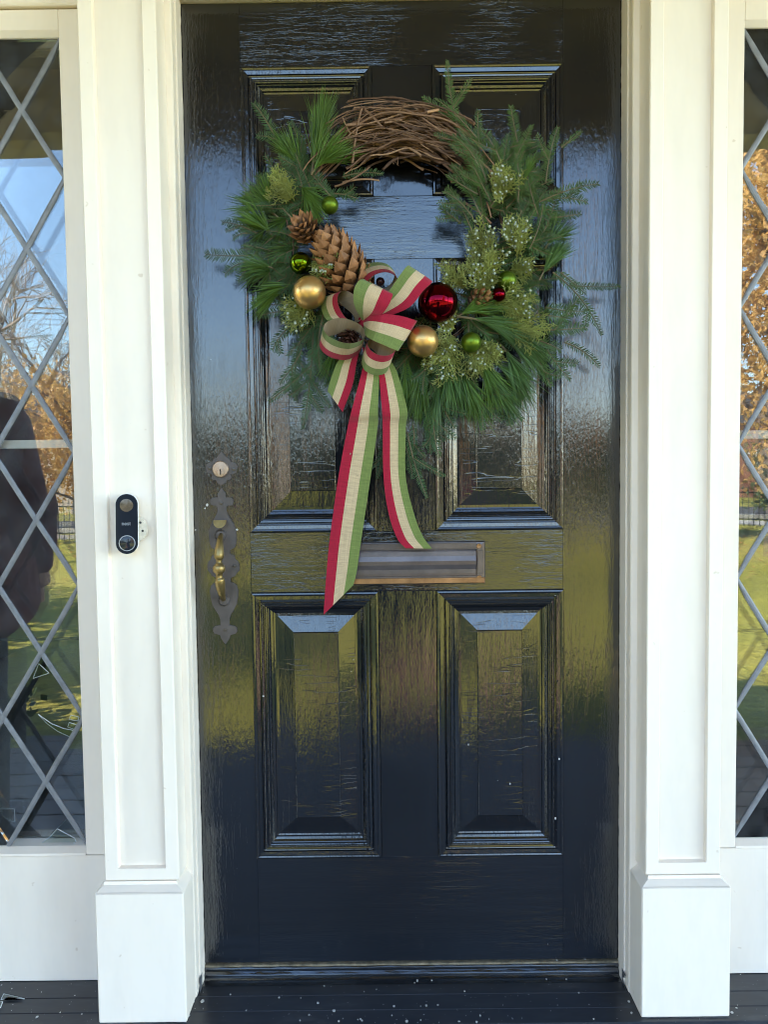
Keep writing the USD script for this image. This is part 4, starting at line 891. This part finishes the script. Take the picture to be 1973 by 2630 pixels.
# ================================================================ pine cones
def cone(name, base, apex, db, da, R, n, label, mat_='cone_scale', sc=1.0, tipscale=1.0):
    p0, p1 = at(*base, -db), at(*apex, -da); ax = p1 - p0; L = np.linalg.norm(ax); ax /= L
    t = thing(name, p0, label, 'pine cone')
    e1 = unit(np.cross(ax, [0.2, -1, 0.3])); e2 = np.cross(ax, e1)
    obj('core', tube([p0, p0 + ax * L * .3, p0 + ax * L * .75, p0 + ax * L * .93], [R * .34, R * .46, R * .30, R * .10], 10), mat_, t, smooth=50)
    for i in range(n):
        u = (i + .5) / n; w = i * 2.39996 + rng.uniform(-.08, .08)
        prof = (0.62 + 0.38 * math.sin(min(1.0, u / .45) * math.pi / 2)) * (1.0 if u < .5 else 1.0 - 0.62 * ((u - .5) / .5) ** 1.6)
        out = e1 * math.cos(w) + e2 * math.sin(w)
        lean = math.radians(13 + 40 * u)                     # towards the apex
        d = unit(out * math.cos(lean) + ax * math.sin(lean)); wdt = unit(np.cross(ax, out)); up = np.cross(d, wdt)
        if up @ ax < 0: up = -up
        root = p0 + ax * L * (0.02 + 0.80 * u) + out * R * 0.22 * prof
        ln = R * 0.98 * prof * rng.uniform(.94, 1.06); hw = 0.0130 * sc * (0.62 + .38 * prof) * tipscale; tk = 0.0042 * sc
        V = []
        for f, wf, lift, th in ((0.0, .35, 0, .5), (0.55, .85, .010, .8), (0.80, 1.0, .03, 1.25), (0.90, .72, .06, 1.0)):
            c = root + d * ln * f + ax * ln * lift * 2
            V += [c - wdt * hw * wf, c + up * tk * th * .9, c + wdt * hw * wf, c - up * tk * th * .7]
        V.append(root + d * ln * 1.08 + ax * ln * 0.26)
        F = []
        for q in range(3):
            for r_ in range(4):
                a_, b_ = q * 4 + r_, q * 4 + (r_ + 1) % 4; F += [[a_, b_, b_ + 4], [a_, b_ + 4, a_ + 4]]
        for r_ in range(4): F.append([12 + r_, 12 + (r_ + 1) % 4, 16])
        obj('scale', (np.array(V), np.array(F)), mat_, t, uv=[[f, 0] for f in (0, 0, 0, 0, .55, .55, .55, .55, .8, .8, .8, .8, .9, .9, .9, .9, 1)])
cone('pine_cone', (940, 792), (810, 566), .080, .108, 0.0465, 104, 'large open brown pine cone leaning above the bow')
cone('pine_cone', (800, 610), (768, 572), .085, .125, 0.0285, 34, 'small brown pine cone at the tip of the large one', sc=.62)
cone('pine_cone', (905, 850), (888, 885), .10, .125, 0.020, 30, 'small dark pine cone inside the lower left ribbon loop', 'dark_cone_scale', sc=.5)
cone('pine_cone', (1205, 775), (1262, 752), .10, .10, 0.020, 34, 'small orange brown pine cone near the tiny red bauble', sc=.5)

# ================================================================ ornaments
def ball(px, py, d, r_px, mat_, label):
    c = at(px, py, -d); r = r_px * (d * -1 - CAM[1]) / FPX
    t = thing('ornament', c, label, 'ornament')
    obj('ball', sphere(c, r, 4), mat_, t, smooth=True)
    k = unit(np.array([rng.uniform(-.4, .4), 0.9, rng.uniform(-.3, .3)]))
    obj('cap', lathe([(r * .24, 0), (r * .24, r * .18), (r * .1, r * .22), (0, r * .22)], c + k * r * .96, k, 16), 'ball_cap', t)
ball(795, 752, .125, 41.5, 'gold_ball', 'matte gold ball ornament left of the bow')
ball(1086, 877, .125, 40, 'gold_ball', 'matte gold ball ornament under the large dark red one')
ball(1125, 778, .115, 50.5, 'red_ball', 'large shiny dark red ball ornament right of the bow')
ball(1281, 757, .105, 18, 'red_ball', 'tiny shiny red ball ornament half hidden in juniper')
ball(772, 677, .105, 27.5, 'green_ball', 'shiny dark green ball ornament above the left gold one')
ball(847, 528, .085, 22, 'green_matte_ball', 'small matte green ball ornament above the large pine cone')
ball(1302, 722, .10, 25, 'green_matte_ball', 'small matte green ball ornament among the right side juniper')
ball(1210, 880, .105, 26, 'green_matte_ball', 'small matte green ball ornament under the long pine spray')
ball(977, 724, .10, 11, 'dark_ball', 'little dark glossy bead inside the top ribbon loop')

# ================================================================ bow
bo = thing('ribbon_bow', at(934, 826, -.11), 'striped green, natural and red ribbon bow with long tails', 'bow')
def ribbon(name, ga, rb, n=8, closed=False, cols=7, label=None, seed=1):
    """ga, rb: matching 3-D stations along the green edge and the red edge. Built as a thin cloth with its plain back."""
    Ea, Eb = catmull(ga, n, closed), catmull(rb, n, closed)
    if closed: Ea, Eb = np.vstack([Ea, Ea[:1]]), np.vstack([Eb, Eb[:1]])
    m = len(Ea); G = np.zeros((m, cols, 3))
    for j in range(cols):
        u = j / (cols - 1)
        G[:, j] = Ea * (1 - u) + Eb * u
    du = np.gradient(G, axis=0); dv = np.gradient(G, axis=1); N = np.cross(du, dv); N /= np.maximum(np.linalg.norm(N, axis=2, keepdims=True), 1e-9)
    # soft unevenness of the cloth
    wob = meshkit.fbm(np.stack([G[..., 0] * 28, G[..., 2] * 28, np.full(G.shape[:2], seed * 7.3)], -1), 3, seed) - 0.5
    G = G + N * wob[..., None] * 0.0045
    return G, N
def cloth(name, G, N, flip=False, label=None):
    if flip: N = -N
    m, c, _ = G.shape; f = []
    for i in range(m - 1):
        for j in range(c - 1):
            a = i * c + j; f.append([a, a + c, a + c + 1, a + 1])
    f = np.array(f)
    U = np.tile(np.linspace(0.001, 0.497, c), m); Vv = np.repeat(np.linspace(0, 1, m), c)
    o = N * 0.00022
    mb = MB()
    mb.add((G + o).reshape(-1, 3), f if not flip else f[:, ::-1], np.stack([U, Vv], 1))
    mb.add((G - o).reshape(-1, 3), f[:, ::-1] if not flip else f, np.stack([np.full_like(U, 0.75), Vv], 1))
    obj(name, mb.mesh(), 'ribbon_cloth', bo, smooth=True, uv=mb.uv(), label=label)
def ST(conv, rows):
    """rows of (green x, y, red x, y, depth green, depth red)."""
    ga = [at(*conv(r[0], r[1]), -r[4]) for r in rows]; rb = [at(*conv(r[2], r[3]), -(r[5] if len(r) > 5 else r[4])) for r in rows]
    return np.array(ga), np.array(rb)
def outward(G, N, centre=None):
    """True if the striped side must be flipped to face the viewer (straps) or away from the loop's middle (rings)."""
    if centre is None: return (N[..., 1].mean() > 0)
    return ((G - centre) * N).sum() < 0
def ring_loop(center, a, b, tilt, off, dn, df, near='green', pinch=None, scale=1.0, seed=1, n=26):
    """A short ring of ribbon: near rim an ellipse in the photo, far rim shifted by off and deeper; pinched towards the knot."""
    cx, cy = center; ga, rb = [], []
    ct, st_ = math.cos(math.radians(tilt)), math.sin(math.radians(tilt))
    for i in range(n):
        w = 2 * math.pi * i / n; ex, ey = a * math.cos(w), b * math.sin(w)
        x, y = cx + ex * ct - ey * st_, cy + ex * st_ + ey * ct
        g = 1.0
        if pinch:
            dist = math.hypot(x - pinch[0], y - pinch[1]); g = min(1.0, 0.30 + 0.70 * dist / (1.25 * max(a, b)))
        fx, fy = cx + (x - cx) * scale + off[0] * g, cy + (y - cy) * scale + off[1] * g
        P, Q = at(*C(x, y), -(0.10 + (dn - 0.10) * g)), at(*C(fx, fy), -(0.10 + (df - 0.10) * g))
        ga.append(P if near == 'green' else Q); rb.append(Q if near == 'green' else P)
    G, N = ribbon('loop', np.array(ga), np.array(rb), 2, True, seed=seed)
    cen = G.reshape(-1, 3).mean(0)
    cloth('loop', G, N, outward(G, N, cen))
K = (1315, 560)
ring_loop((1455, 275), 125, 88, -8, (-62, -62), .128, .085, 'red', None, 1.22, seed=3)                 # back top
ring_loop((1205, 445), 135, 80, 58, (-128, 42), .150, .110, 'red', K, 1.0, seed=4)                     # upper left
ring_loop((1160, 632), 165, 92, 12, (-32, 132), .172, .118, 'green', K, 1.0, seed=5)                  # lower left
ring_loop((1450, 745), 112, 78, 18, (-52, 150), .165, .125, 'red', (1330, 640), 1.0, seed=6)           # bottom
def strap(rows, seed, conv=C):
    ga, rb = ST(conv, rows); G, N = ribbon('loop', ga, rb, 7, seed=seed); cut = len(G) // 2
    cloth('loop', G, N, outward(G[:cut], N[:cut]))
strap([(1318, 548, 1338, 562, .122), (1420, 440, 1500, 520, .142), (1512, 318, 1665, 450, .156), (1600, 190, 1770, 325, .160), (1644, 136, 1835, 262, .152), (1648, 150, 1820, 268, .128), (1500, 350, 1640, 450, .105), (1325, 545, 1345, 560, .10)], 7)
strap([(1312, 605, 1308, 556, .130), (1335, 680, 1400, 503, .160), (1468, 745, 1562, 512, .172), (1555, 782, 1690, 545, .168), (1577, 788, 1716, 556, .156), (1565, 775, 1695, 556, .130), (1420, 690, 1430, 560, .108), (1318, 600, 1312, 560, .102)], 8)
strap([(1300, 556, 1328, 545, .132), (1240, 440, 1440, 512, .166), (1232, 330, 1500, 440, .182), (1262, 258, 1530, 372, .182), (1297, 232, 1533, 350, .172), (1312, 250, 1525, 362, .145), (1290, 400, 1430, 450, .115), (1310, 545, 1330, 545, .106)], 9)
# knot
kn = at(*C(1312, 556), -.112)
obj('knot', sphere(kn, 0.0115, 2, (1.0, 0.8, 1.1)), 'ribbon_cloth', bo, smooth=True, uv=np.full((162, 2), 0.40))
# tails
def tail(rows, seed, n=8):
    ga = np.array([at(*r[0], -r[2]) for r in rows]); rb = np.array([at(*r[1], -r[3]) for r in rows])
    G, N = ribbon('tail', ga, rb, n, seed=seed); cloth('tail', G, N, outward(G, N))
tail([(C(1240, 690), C(1300, 700), .09, .09), (C(1112, 868), C(1256, 880), .095, .098), (C(1065, 980), C(1222, 1060), .088, .09), (C(1030, 1096), C(1146, 1263), .080, .082)], 11)
tail([(C(1400, 800), C(1300, 760), .10, .105), (C(1428, 960), C(1306, 900), .102, .106), (C(1420, 1250), C(1215, 1255), .092, .10), (E_(605, 0), E_(360, 0), .070, .076), (E_(545, 430), E_(285, 400), .046, .052), (E_(470, 930), E_(215, 900), .030, .034), (E_(434, 1180), E_(184, 1230), .026, .030), (E_(405, 1286), E_(164, 1526), .024, .028)], 12)
tail([(C(1500, 840), C(1400, 800), .10, .10), (C(1570, 960), C(1430, 990), .098, .10), (C(1648, 1250), C(1452, 1260), .085, .09), (E_(838, 0), E_(648, 0), .064, .070), (E_(838, 400), E_(655, 400), .046, .05), (E_(905, 700), E_(695, 690), .034, .038), (E_(975, 880), E_(765, 900), .028, .03), (E_(1052, 985), E_(836, 982), .025, .028)], 13)

# ================================================================ glass shards and paint chips
def shard(pts, k, ox, oy, y, label, rot=0.0):
    P = np.array([at(ox + x / k, oy + yy / k, y) for x, yy in pts]); poly = sg.Polygon([(p[0], p[2]) for p in P]).buffer(0)
    t = thing('glass_shard', P.mean(0), label, 'glass shard', 'broken glass in the left sidelight')
    obj('glass', extrude_y(poly, y - 0.001, y + 0.001), 'shard_glass', t)
    ring = np.vstack([P, P[:1]])
    mb = MB()
    for i in range(len(P)):
        mb.tube([ring[i], ring[i + 1]], 0.00075, 4)
    obj('broken_edge', mb.mesh(), 'shard_edge', t)
shard([(310, 1372), (420, 1448), (520, 1488), (605, 1503), (578, 1560), (470, 1510), (385, 1450)], 3.16, 0, 1400, 0.016, 'long curved glass shard at mid height behind the lead strips')
shard([(575, 1378), (640, 1393), (632, 1425), (560, 1412)], 3.16, 0, 1400, 0.017, 'small squarish glass shard above the long curved one')
shard([(562, 1438), (625, 1458), (600, 1492), (550, 1475)], 3.16, 0, 1400, 0.0185, 'small glass chip touching the long curved shard')
shard([(315, 960), (268, 1080), (398, 1038)], 3.16, 0, 1400, 0.016, 'triangular glass shard below the dark bar')
shard([(470, 248), (612, 325), (645, 420), (380, 416), (325, 376), (405, 318)], 3.19, 0, 2050, 0.019, 'large pointed glass shard standing in the bottom corner')
shard([(245, 405), (380, 402), (480, 418), (250, 424)], 3.19, 0, 2050, 0.014, 'low flat glass sliver lying on the sill')
shard([(605, 360), (625, 378), (632, 420), (612, 420)], 3.19, 0, 2050, 0.013, 'thin upright glass sliver beside the corner came')
shard([(2, 84), (118, 85), (122, 192), (2, 160)], 3.19, 0, 2050, 0.020, 'four sided glass shard at the photo\'s left edge')
def floor_shard(pts, label, h=0.003):
    P = np.array([atz(x / 3.19, 2050 + y / 3.19, FLOOR + 0.003) for x, y in pts])
    t = thing('glass_shard', P.mean(0), label, 'glass shard', 'broken glass on the step')
    n = len(P); V = np.vstack([P - [0, 0, .0015], P + [0, 0, .0012]])
    F = [[0, i, i + 1] for i in range(1, n - 1)] + [[n, n + i + 1, n + i] for i in range(1, n - 1)]
    for i in range(n): F += [[i, (i + 1) % n, n + (i + 1) % n], [i, n + (i + 1) % n, n + i]]
    obj('glass', (V, np.array(F)), 'shard_glass', t)
    mb = MB()
    for i in range(n): mb.tube([P[i], P[(i + 1) % n]], 0.0009, 4)
    obj('broken_edge', mb.mesh(), 'shard_edge', t)
floor_shard([(8, 1645), (30, 1600), (200, 1640), (70, 1630)], 'long glass sliver lying on the dark step')
floor_shard([(-20, 1660), (22, 1664), (4, 1712), (-20, 1720)], 'glass piece cut off by the photo\'s left edge')

chips = [(95, 2611, 6), (30, 2538, 3), (5, 2527, 3), (155, 2599, 3), (556, 2469, 6), (588, 2468, 7), (608, 2467, 8), (760, 2452, 0), (592, 2553, 4), (717, 2561, 4), (773, 2562, 3), (817, 2575, 5), (858, 2595, 7), (1012, 2583, 5), (833, 2531, 4), (935, 2546, 3), (967, 2540, 3), (1071, 2507, 6), (1108, 2501, 4), (1194, 2545, 4), (1487, 2549, 4), (1095, 2582, 7), (1125, 2580, 4), (1065, 2523, 3), (1450, 2500, 4), (1395, 2487, 3), (1503, 2462, 5), (1430, 2465, 5), (1525, 2616, 4), (497, 2572, 6), (520, 2571, 8), (485, 2608, 6), (1225, 2627, 5), (870, 2622, 5), (930, 2620, 4), (1045, 2622, 6), (632, 2594, 3), (1880, 2600, 6), (1892, 2588, 4), (1615, 2571, 6), (1622, 2601, 5)]
for k in range(18):
    chips.append((rng.uniform(760, 1330), rng.uniform(2604, 2626), rng.uniform(1.2, 4)))
for k in range(4):
    chips.append((rng.uniform(540, 1600), rng.uniform(2520, 2605), rng.uniform(1.0, 2.2)))
for px, py, r in chips:
    if r <= 0: continue
    on_sill = py < 2475
    p = atz(px, py, 0.0015 if on_sill else FLOOR + 0.0008)
    if not on_sill and (p[1] < -0.147 or p[1] > -0.02): p[1] = min(max(p[1], -0.146), -0.02)
    k = 0.62 * r / 1290.0
    pts = [[p[0] + k * rng.uniform(.5, 1.2) * math.cos(w), p[1] + k * 1.3 * rng.uniform(.5, 1.2) * math.sin(w), p[2] + dz * k] for w in np.arange(0, 6.28, 1.05) for dz in (0, rng.uniform(.15, .6))]
    single('paint_chip', hull(pts), 'paint_chip', 'white flake of old paint on the dark step or sill', 'paint chip', 'paint flakes on the step')

# ================================================================ what the gloss and the panes mirror: the front garden and the street
def bare_tree(x, y, h, seed, mat_='bark', label='', lean=0.0, levels=5, group='bare trees across the lawn'):
    r = random.Random(seed); t = thing('bare_tree', (x, y, LAWN), label, 'tree', group)
    tr, cr = MB(), MB()
    def grow(p, d, l, rad, lev):
        d = unit(d); pts = [p]; q = np.array(p)
        for i in range(4):
            d = unit(d + np.array([r.gauss(0, .10), r.gauss(0, .10), r.gauss(0.03, .06)])); q = q + d * l / 4; pts.append(q)
        (tr if lev == levels else cr).tube(pts, np.linspace(rad, rad * .6, 5), 7 if lev >= levels - 1 else 4, cap=False)
        if lev == 0: return
        k = r.choice([3, 4]) if lev > 1 else 4
        for i in range(k):
            u = r.uniform(.45, 1.0); b = pts[min(int(u * 4), 3)]
            b = b + (pts[min(int(u * 4), 3) + 1] - b) * (u * 4 - min(int(u * 4), 3))
            a = r.uniform(0, 6.28); s = unit(np.cross(d, [math.cos(a), math.sin(a), .3]))
            grow(b, d * r.uniform(.6, 1) + s * r.uniform(.5, .95), l * r.uniform(.55, .78), max(rad * r.uniform(.38, .6), .006), lev - 1)
    grow(np.array([x, y, LAWN - .05]), [lean, 0, 1], h * .34, h * .022, levels)
    obj('trunk', tr.mesh(), mat_, t, smooth=60); obj('crown', cr.mesh(), mat_, t)
def leaves(n, c, rad, size, seed, lump=6):
    g_ = np.random.default_rng(seed); cl = g_.normal(0, 1, (lump, 3)); cl /= np.linalg.norm(cl, axis=1, keepdims=True); cl *= g_.uniform(.2, .8, (lump, 1))
    pick = cl[g_.integers(0, lump, n)] + g_.normal(0, .24, (n, 3))
    P = np.array(c) + pick * np.array(rad)
    a, b = g_.normal(0, 1, (n, 3)), g_.normal(0, 1, (n, 3)); a /= np.linalg.norm(a, axis=1, keepdims=True); b = np.cross(a, b); b /= np.linalg.norm(b, axis=1, keepdims=True)
    s = size * g_.uniform(.6, 1.3, (n, 1))
    V = np.stack([P - a * s, P + b * s * .55, P + a * s, P - b * s * .55], 1).reshape(-1, 3)
    i = np.arange(n)[:, None] * 4
    return V, np.vstack([i + [0, 1, 2], i + [0, 2, 3]])
def leafy_tree(name, x, y, h, rad, cz, n, size, mat_, label, cat, seed, bark='bark'):
    t = thing(name, (x, y, LAWN), label, cat)
    tk = MB(); tk.tube([[x, y, LAWN - .05], [x + .05, y, LAWN + h * .3], [x, y + .05, LAWN + h * .6], [x, y, LAWN + h * .9]], [h * .025, h * .02, h * .012, h * .004], 8)
    r = random.Random(seed)
    for k in range(14):
        a = r.uniform(0, 6.28); z0 = LAWN + h * r.uniform(.2, .75)
        tk.tube([[x, y, z0], [x + math.cos(a) * rad * .45, y + math.sin(a) * rad * .45, z0 + h * .1], [x + math.cos(a) * rad * .85, y + math.sin(a) * rad * .85, z0 + h * .16]], [h * .009, h * .006, h * .002], 5)
    obj('trunk', tk.mesh(), bark, t, smooth=60)
    obj('crown', leaves(n, (x, y, LAWN + cz), (rad, rad, h * .46), size, seed, 26), mat_, t)
BT = [(-7.4, -13.5, 9.5, 11, 'pale_bark'), (-11.5, -18, 11, 12, 'pale_bark'), (-4.2, -31.5, 12, 13, 'bark'), (2.6, -33, 12, 14, 'pale_bark'), (-13.5, -33, 13, 15, 'pale_bark'), (14.5, -33, 12, 16, 'bark'), (8.2, -32, 11, 17, 'pale_bark'), (-19, -24, 12, 18, 'pale_bark')]
BL = ['pale bare tree nearest to the left of the walk', 'tall pale bare tree at the lawn\'s left edge', 'dark bare tree across the street, left of the walk', 'pale bare tree straight across the street', 'pale bare tree far left across the street', 'dark bare tree across the street beyond the orange tree', 'pale bare tree across the street right of centre', 'pale bare tree at the far left corner']
for (x, y, h, sd, m_), lb in zip(BT, BL): bare_tree(x, y, h, sd, m_, lb)
leafy_tree('autumn_tree', 7.0, -12.2, 8.6, 2.5, 5.3, 9500, .085, 'autumn_leaves', 'orange leaved autumn tree right of the walk', 'tree', 31)
leafy_tree('autumn_tree', -9.5, -21.5, 4.6, 2.4, 2.7, 6000, .09, 'autumn_leaves', 'low russet tree by the fence on the left', 'tree', 32)
leafy_tree('evergreen_tree', -8.2, -5.2, 8.2, 1.7, 4.6, 4500, .12, 'shrub_leaves', 'tall dark evergreen left of the porch, its shade across the lawn', 'tree', 41)
leafy_tree('evergreen_tree', -6.4, -3.3, 4.6, 1.3, 2.5, 5200, .09, 'shrub_leaves', 'smaller dark evergreen close to the porch corner on the left', 'tree', 42)
for k, (x, y, w, h, lb) in enumerate(((-2.9, -2.75, 1.0, .62, 'round green shrub left of the porch steps'), (2.9, -2.8, .8, .5, 'round green shrub right of the porch steps'), (6.2, -16.5, 2.0, 2.4, 'broad green shrub behind the orange tree'), (10.2, -17.5, 2.4, 2.6, 'big green shrub at the right edge of the lawn'), (-12.5, -15.5, 2.0, 2.2, 'big green shrub at the left edge of the lawn'), (-5.6, -33, 2.6, 3.0, 'evergreen shrub across the street on the left'), (5.5, -34, 3.0, 3.2, 'evergreen shrub across the street on the right'), (0.4, -35, 3.4, 2.8, 'wide evergreen shrub straight across the street'), (-10.5, -35, 3.0, 3.4, 'tall evergreen shrub far left across the street'), (11.5, -35, 3.0, 3.0, 'tall evergreen shrub far right across the street'))):
    t = thing('shrub', (x, y, LAWN), lb, 'shrub', 'evergreen shrubs')
    obj('leaves', leaves(int(2500 + 900 * h), (x, y, LAWN + h * .5), (w * .62, w * .62, h * .42), .05 + .012 * h, 50 + k, 14), 'shrub_leaves' if k % 2 == 0 else 'hedge_leaves', t)
    obj('stem', tube([[x, y, LAWN - .05], [x, y, LAWN + h * .6]], [.05, .02], 6), 'bark', t)
single('woodland', leaves(16000, (0, -52, LAWN + 2.4), (48, 5, 3.0), .38, 77, 160), 'hedge_leaves', 'distant belt of trees behind the houses across the street', 'woodland', kind='stuff')

fn = thing('iron_fence', (0, -19.5, LAWN), 'low black iron picket fence at the street edge of the lawn', 'fence')
for z in (.18, .92):
    for x0, x1 in ((-17, -.75), (.95, 17)): obj('rail', MB().box(x0, x1, -19.52, -19.48, LAWN + z, LAWN + z + .035).mesh(), 'iron', fn)
x = -17.0
while x <= 17.0:
    if not -.8 < x < 1.0: obj('picket', tube([[x, -19.5, LAWN], [x, -19.5, LAWN + 1.06], [x, -19.5, LAWN + 1.14]], [.011, .011, .001], 5), 'iron', fn)
    x += .145

def neighbour(x, y, w, d, h, wall, roof, label):
    t = thing('neighbour_house', (x, y, LAWN), label, 'house')
    obj('wall', MB().box(x - w / 2, x + w / 2, y - d, y, LAWN - .1, LAWN + h).mesh(), wall, t)
    obj('roof', extrude_x([(y + .35, LAWN + h + .003), (y - d - .35, LAWN + h + .003), (y - d / 2, LAWN + h + 2.1)], x - w / 2 - .3, x + w / 2 + .3), roof, t)
    for zz in (1.1, 3.6):
        if zz + 1.4 > h: continue
        for k in range(4):
            cx = x - w / 2 + w * (k + .5) / 4
            wn = obj('window', MB().box(cx - .55, cx + .55, y + .002, y + .06, LAWN + zz, LAWN + zz + 1.5).mesh(), 'neighbour_trim', t)
            obj('pane', MB().box(cx - .46, cx + .46, y + .061, y + .075, LAWN + zz + .09, LAWN + zz + 1.41).mesh(), 'neighbour_window', wn)
neighbour(-23.5, -38, 13, 9, 4.6, 'neighbour_cream', 'roof_slate', 'pale cream house across the street on the left')
neighbour(22, -40, 12, 9, 4.4, 'neighbour_brick', 'roof_slate', 'brick house across the street on the right')

# parked car across the fence
cr = thing('parked_car', (-8.0, -24.2, LAWN), 'red saloon car parked at the kerb across the fence', 'car')
side = [(-2.15, .32), (-2.2, .62), (-2.05, .82), (-1.25, .92), (-.65, 1.38), (.55, 1.40), (1.15, .98), (2.0, .86), (2.2, .62), (2.15, .32)]
def car_poly(pts, y0, y1): 
    v, f = extrude_y(sg.Polygon(pts), y0, y1); return v + [-8.0, -24.2, LAWN], f
obj('body', car_poly(side, -.85, .85), 'car_red', cr)
obj('window', car_poly([(-1.1, .95), (-.6, 1.33), (-.08, 1.34), (-.08, .95)], -.862, .862), 'car_glass', cr)
obj('window', car_poly([(0.0, .95), (0.0, 1.34), (.5, 1.34), (.98, .98)], -.862, .862), 'car_glass', cr)
for wx in (-1.35, 1.35):
    for wy in (-.86, .70):
        w_ = obj('wheel', lathe([(0, 0), (.31, 0), (.33, .03), (.33, .15), (.31, .17), (0, .17)], (-8.0 + wx, -24.2 + wy, LAWN + .33), (0, 1, 0), 22), 'car_rubber', cr)
        obj('rim', lathe([(0, -.012), (.19, -.008), (.2, .178), (0, .182)], (-8.0 + wx, -24.2 + wy, LAWN + .33), (0, 1, 0), 18), 'car_metal', w_)

# ---- two people on the porch, seen only in the reflections
def person(x, y, z, h, face_y, coat, label, arms, rotz=0.0):
    t = thing('person', (x, y, z), label, 'person')
    H = h / 1.72
    cs, sn = math.cos(rotz), math.sin(rotz)
    def P(a, b, c): 
        a, b, c = a * H, b * H, c * H
        return np.array([x + a * cs - b * sn, y + a * sn + b * cs, z + c])
    def sph(p, r):
        s = m3.Manifold.sphere(r * H, 20); return s.translate(tuple(float(q) for q in p))
    def chain(js):
        out = []
        for (p, r), (q, s) in zip(js[:-1], js[1:]): out.append(m3.Manifold.batch_hull([sph(p, r), sph(q, s)]))
        return out
    def solid(parts, refine=.02):
        m = m3.Manifold.batch_boolean(parts, m3.OpType.Add).refine_to_length(refine).to_mesh()
        tm = trimesh.Trimesh(m.vert_properties[:, :3], m.tri_verts); trimesh.smoothing.filter_taubin(tm, iterations=8); return tm
    head = [m3.Manifold.sphere(1, 40).scale((.074 * H, .092 * H, .112 * H)).translate(tuple(float(q) for q in P(0, .012, 1.61)))]
    body = head + chain([(P(0, 0, 1.50), .052), (P(0, -.01, 1.40), .056)]) + chain([(P(0, .095, 1.60), .012), (P(0, .108, 1.585), .015)])
    for s in (-1, 1):
        body += chain([(P(s * .076, .0, 1.62), .016), (P(s * .080, -.004, 1.59), .012)])
        sh, el, wrst, hand = arms(s)
        body += chain([(P(*sh), .045), (P(*el), .036), (P(*wrst), .026)])
        dirh = unit(np.array(hand) - np.array(wrst)); palm = np.array(wrst) + dirh * .045
        body += chain([(P(*wrst), .024), (P(*palm), .032)])
        for fi, (o, l) in enumerate(((-.027, .07), (-.009, .08), (.009, .075), (.027, .06))):
            a0 = palm + np.array([0, 0, o]) + dirh * .015; a1 = a0 + dirh * l * .55; a2 = a1 + (dirh * .4 + np.array([-s * .7, 0, 0])) * l * .5
            body += chain([(P(*a0), .010), (P(*a1), .009), (P(*a2), .008)])
        b0 = palm + np.array([-s * .01, .01, .03]); body += chain([(P(*b0), .012), (P(*(b0 + dirh * .035 + [0, .02, .02])), .009)])
        body += chain([(P(s * .09, 0, .92), .085), (P(s * .10, .01, .50), .055), (P(s * .10, -.01, .09), .04)])
    body += chain([(P(0, 0, 1.36), .11), (P(0, 0, 1.15), .115), (P(0, 0, .95), .125)])
    b = obj('body', solid(body, .02), 'skin', t, smooth=60)
    coat_p = []
    for s in (-1, 1):
        sh, el, wrst, hand = arms(s)
        coat_p += chain([(P(*sh), .070), (P(*el), .054), (P(*(np.array(wrst) * .93 + np.array(el) * .07)), .042)])
        coat_p += chain([(P(s * .15, 0, 1.40), .066), (P(s * .12, .01, 1.12), .095), (P(s * .13, .0, .78), .115)])
        coat_p += chain([(P(s * .15, 0, 1.40), .066), (P(0, -.01, 1.43), .072)])
    coat_p += chain([(P(0, .01, 1.38), .115), (P(0, .01, 1.12), .12), (P(0, .0, .78), .13)])
    obj('coat', solid(coat_p, .025), coat, b, smooth=60)
    tr = []
    for s in (-1, 1): tr += chain([(P(s * .09, 0, .90), .10), (P(s * .10, .01, .50), .072), (P(s * .10, -.01, .08), .058)])
    obj('trousers', solid(tr, .03), 'dark_trousers', b, smooth=60)
    for s in (-1, 1): obj('shoe', solid(chain([(P(s * .10, -.05, .05), .045), (P(s * .105, .13, .035), .038)]), .02), 'shoe_leather', b, smooth=60)
    hr = m3.Manifold.sphere(1, 40).scale((.086 * H, .100 * H, .118 * H)).translate(tuple(float(q) for q in P(0, -.012, 1.628)))
    cut = m3.Manifold.cube((.4 * H, .4 * H, .5 * H), True).translate(tuple(float(q) for q in P(0, .26, 1.50)))
    hm = (hr - cut).to_mesh(); obj('hair', trimesh.Trimesh(hm.vert_properties[:, :3], hm.tri_verts), 'dark_hair', b, smooth=50)
    for s in (-1, 1): obj('eye', sphere(P(s * .030, .098, 1.615), .010 * H, 1), 'phone_black', b)
    return t
def holding(s): return (s * .18, 0, 1.39), (s * .22, .10, 1.13), (s * .085, .33, 1.27), (s * .05, .42, 1.31)
def hanging(s): return (s * .18, 0, 1.39), (s * .25, -.02, 1.12), (s * .24, .05, .88), (s * .235, .07, .80)
ZP = PF - 0.16
person(-0.02, -2.10, ZP, 1.70, 1, 'navy_coat', 'person in a dark coat holding a phone on the porch steps', holding)
person(-1.50, -0.95, PF, 1.78, 1, 'maroon_coat', 'person in a dark red coat standing near the left sidelight', hanging, rotz=math.radians(165))
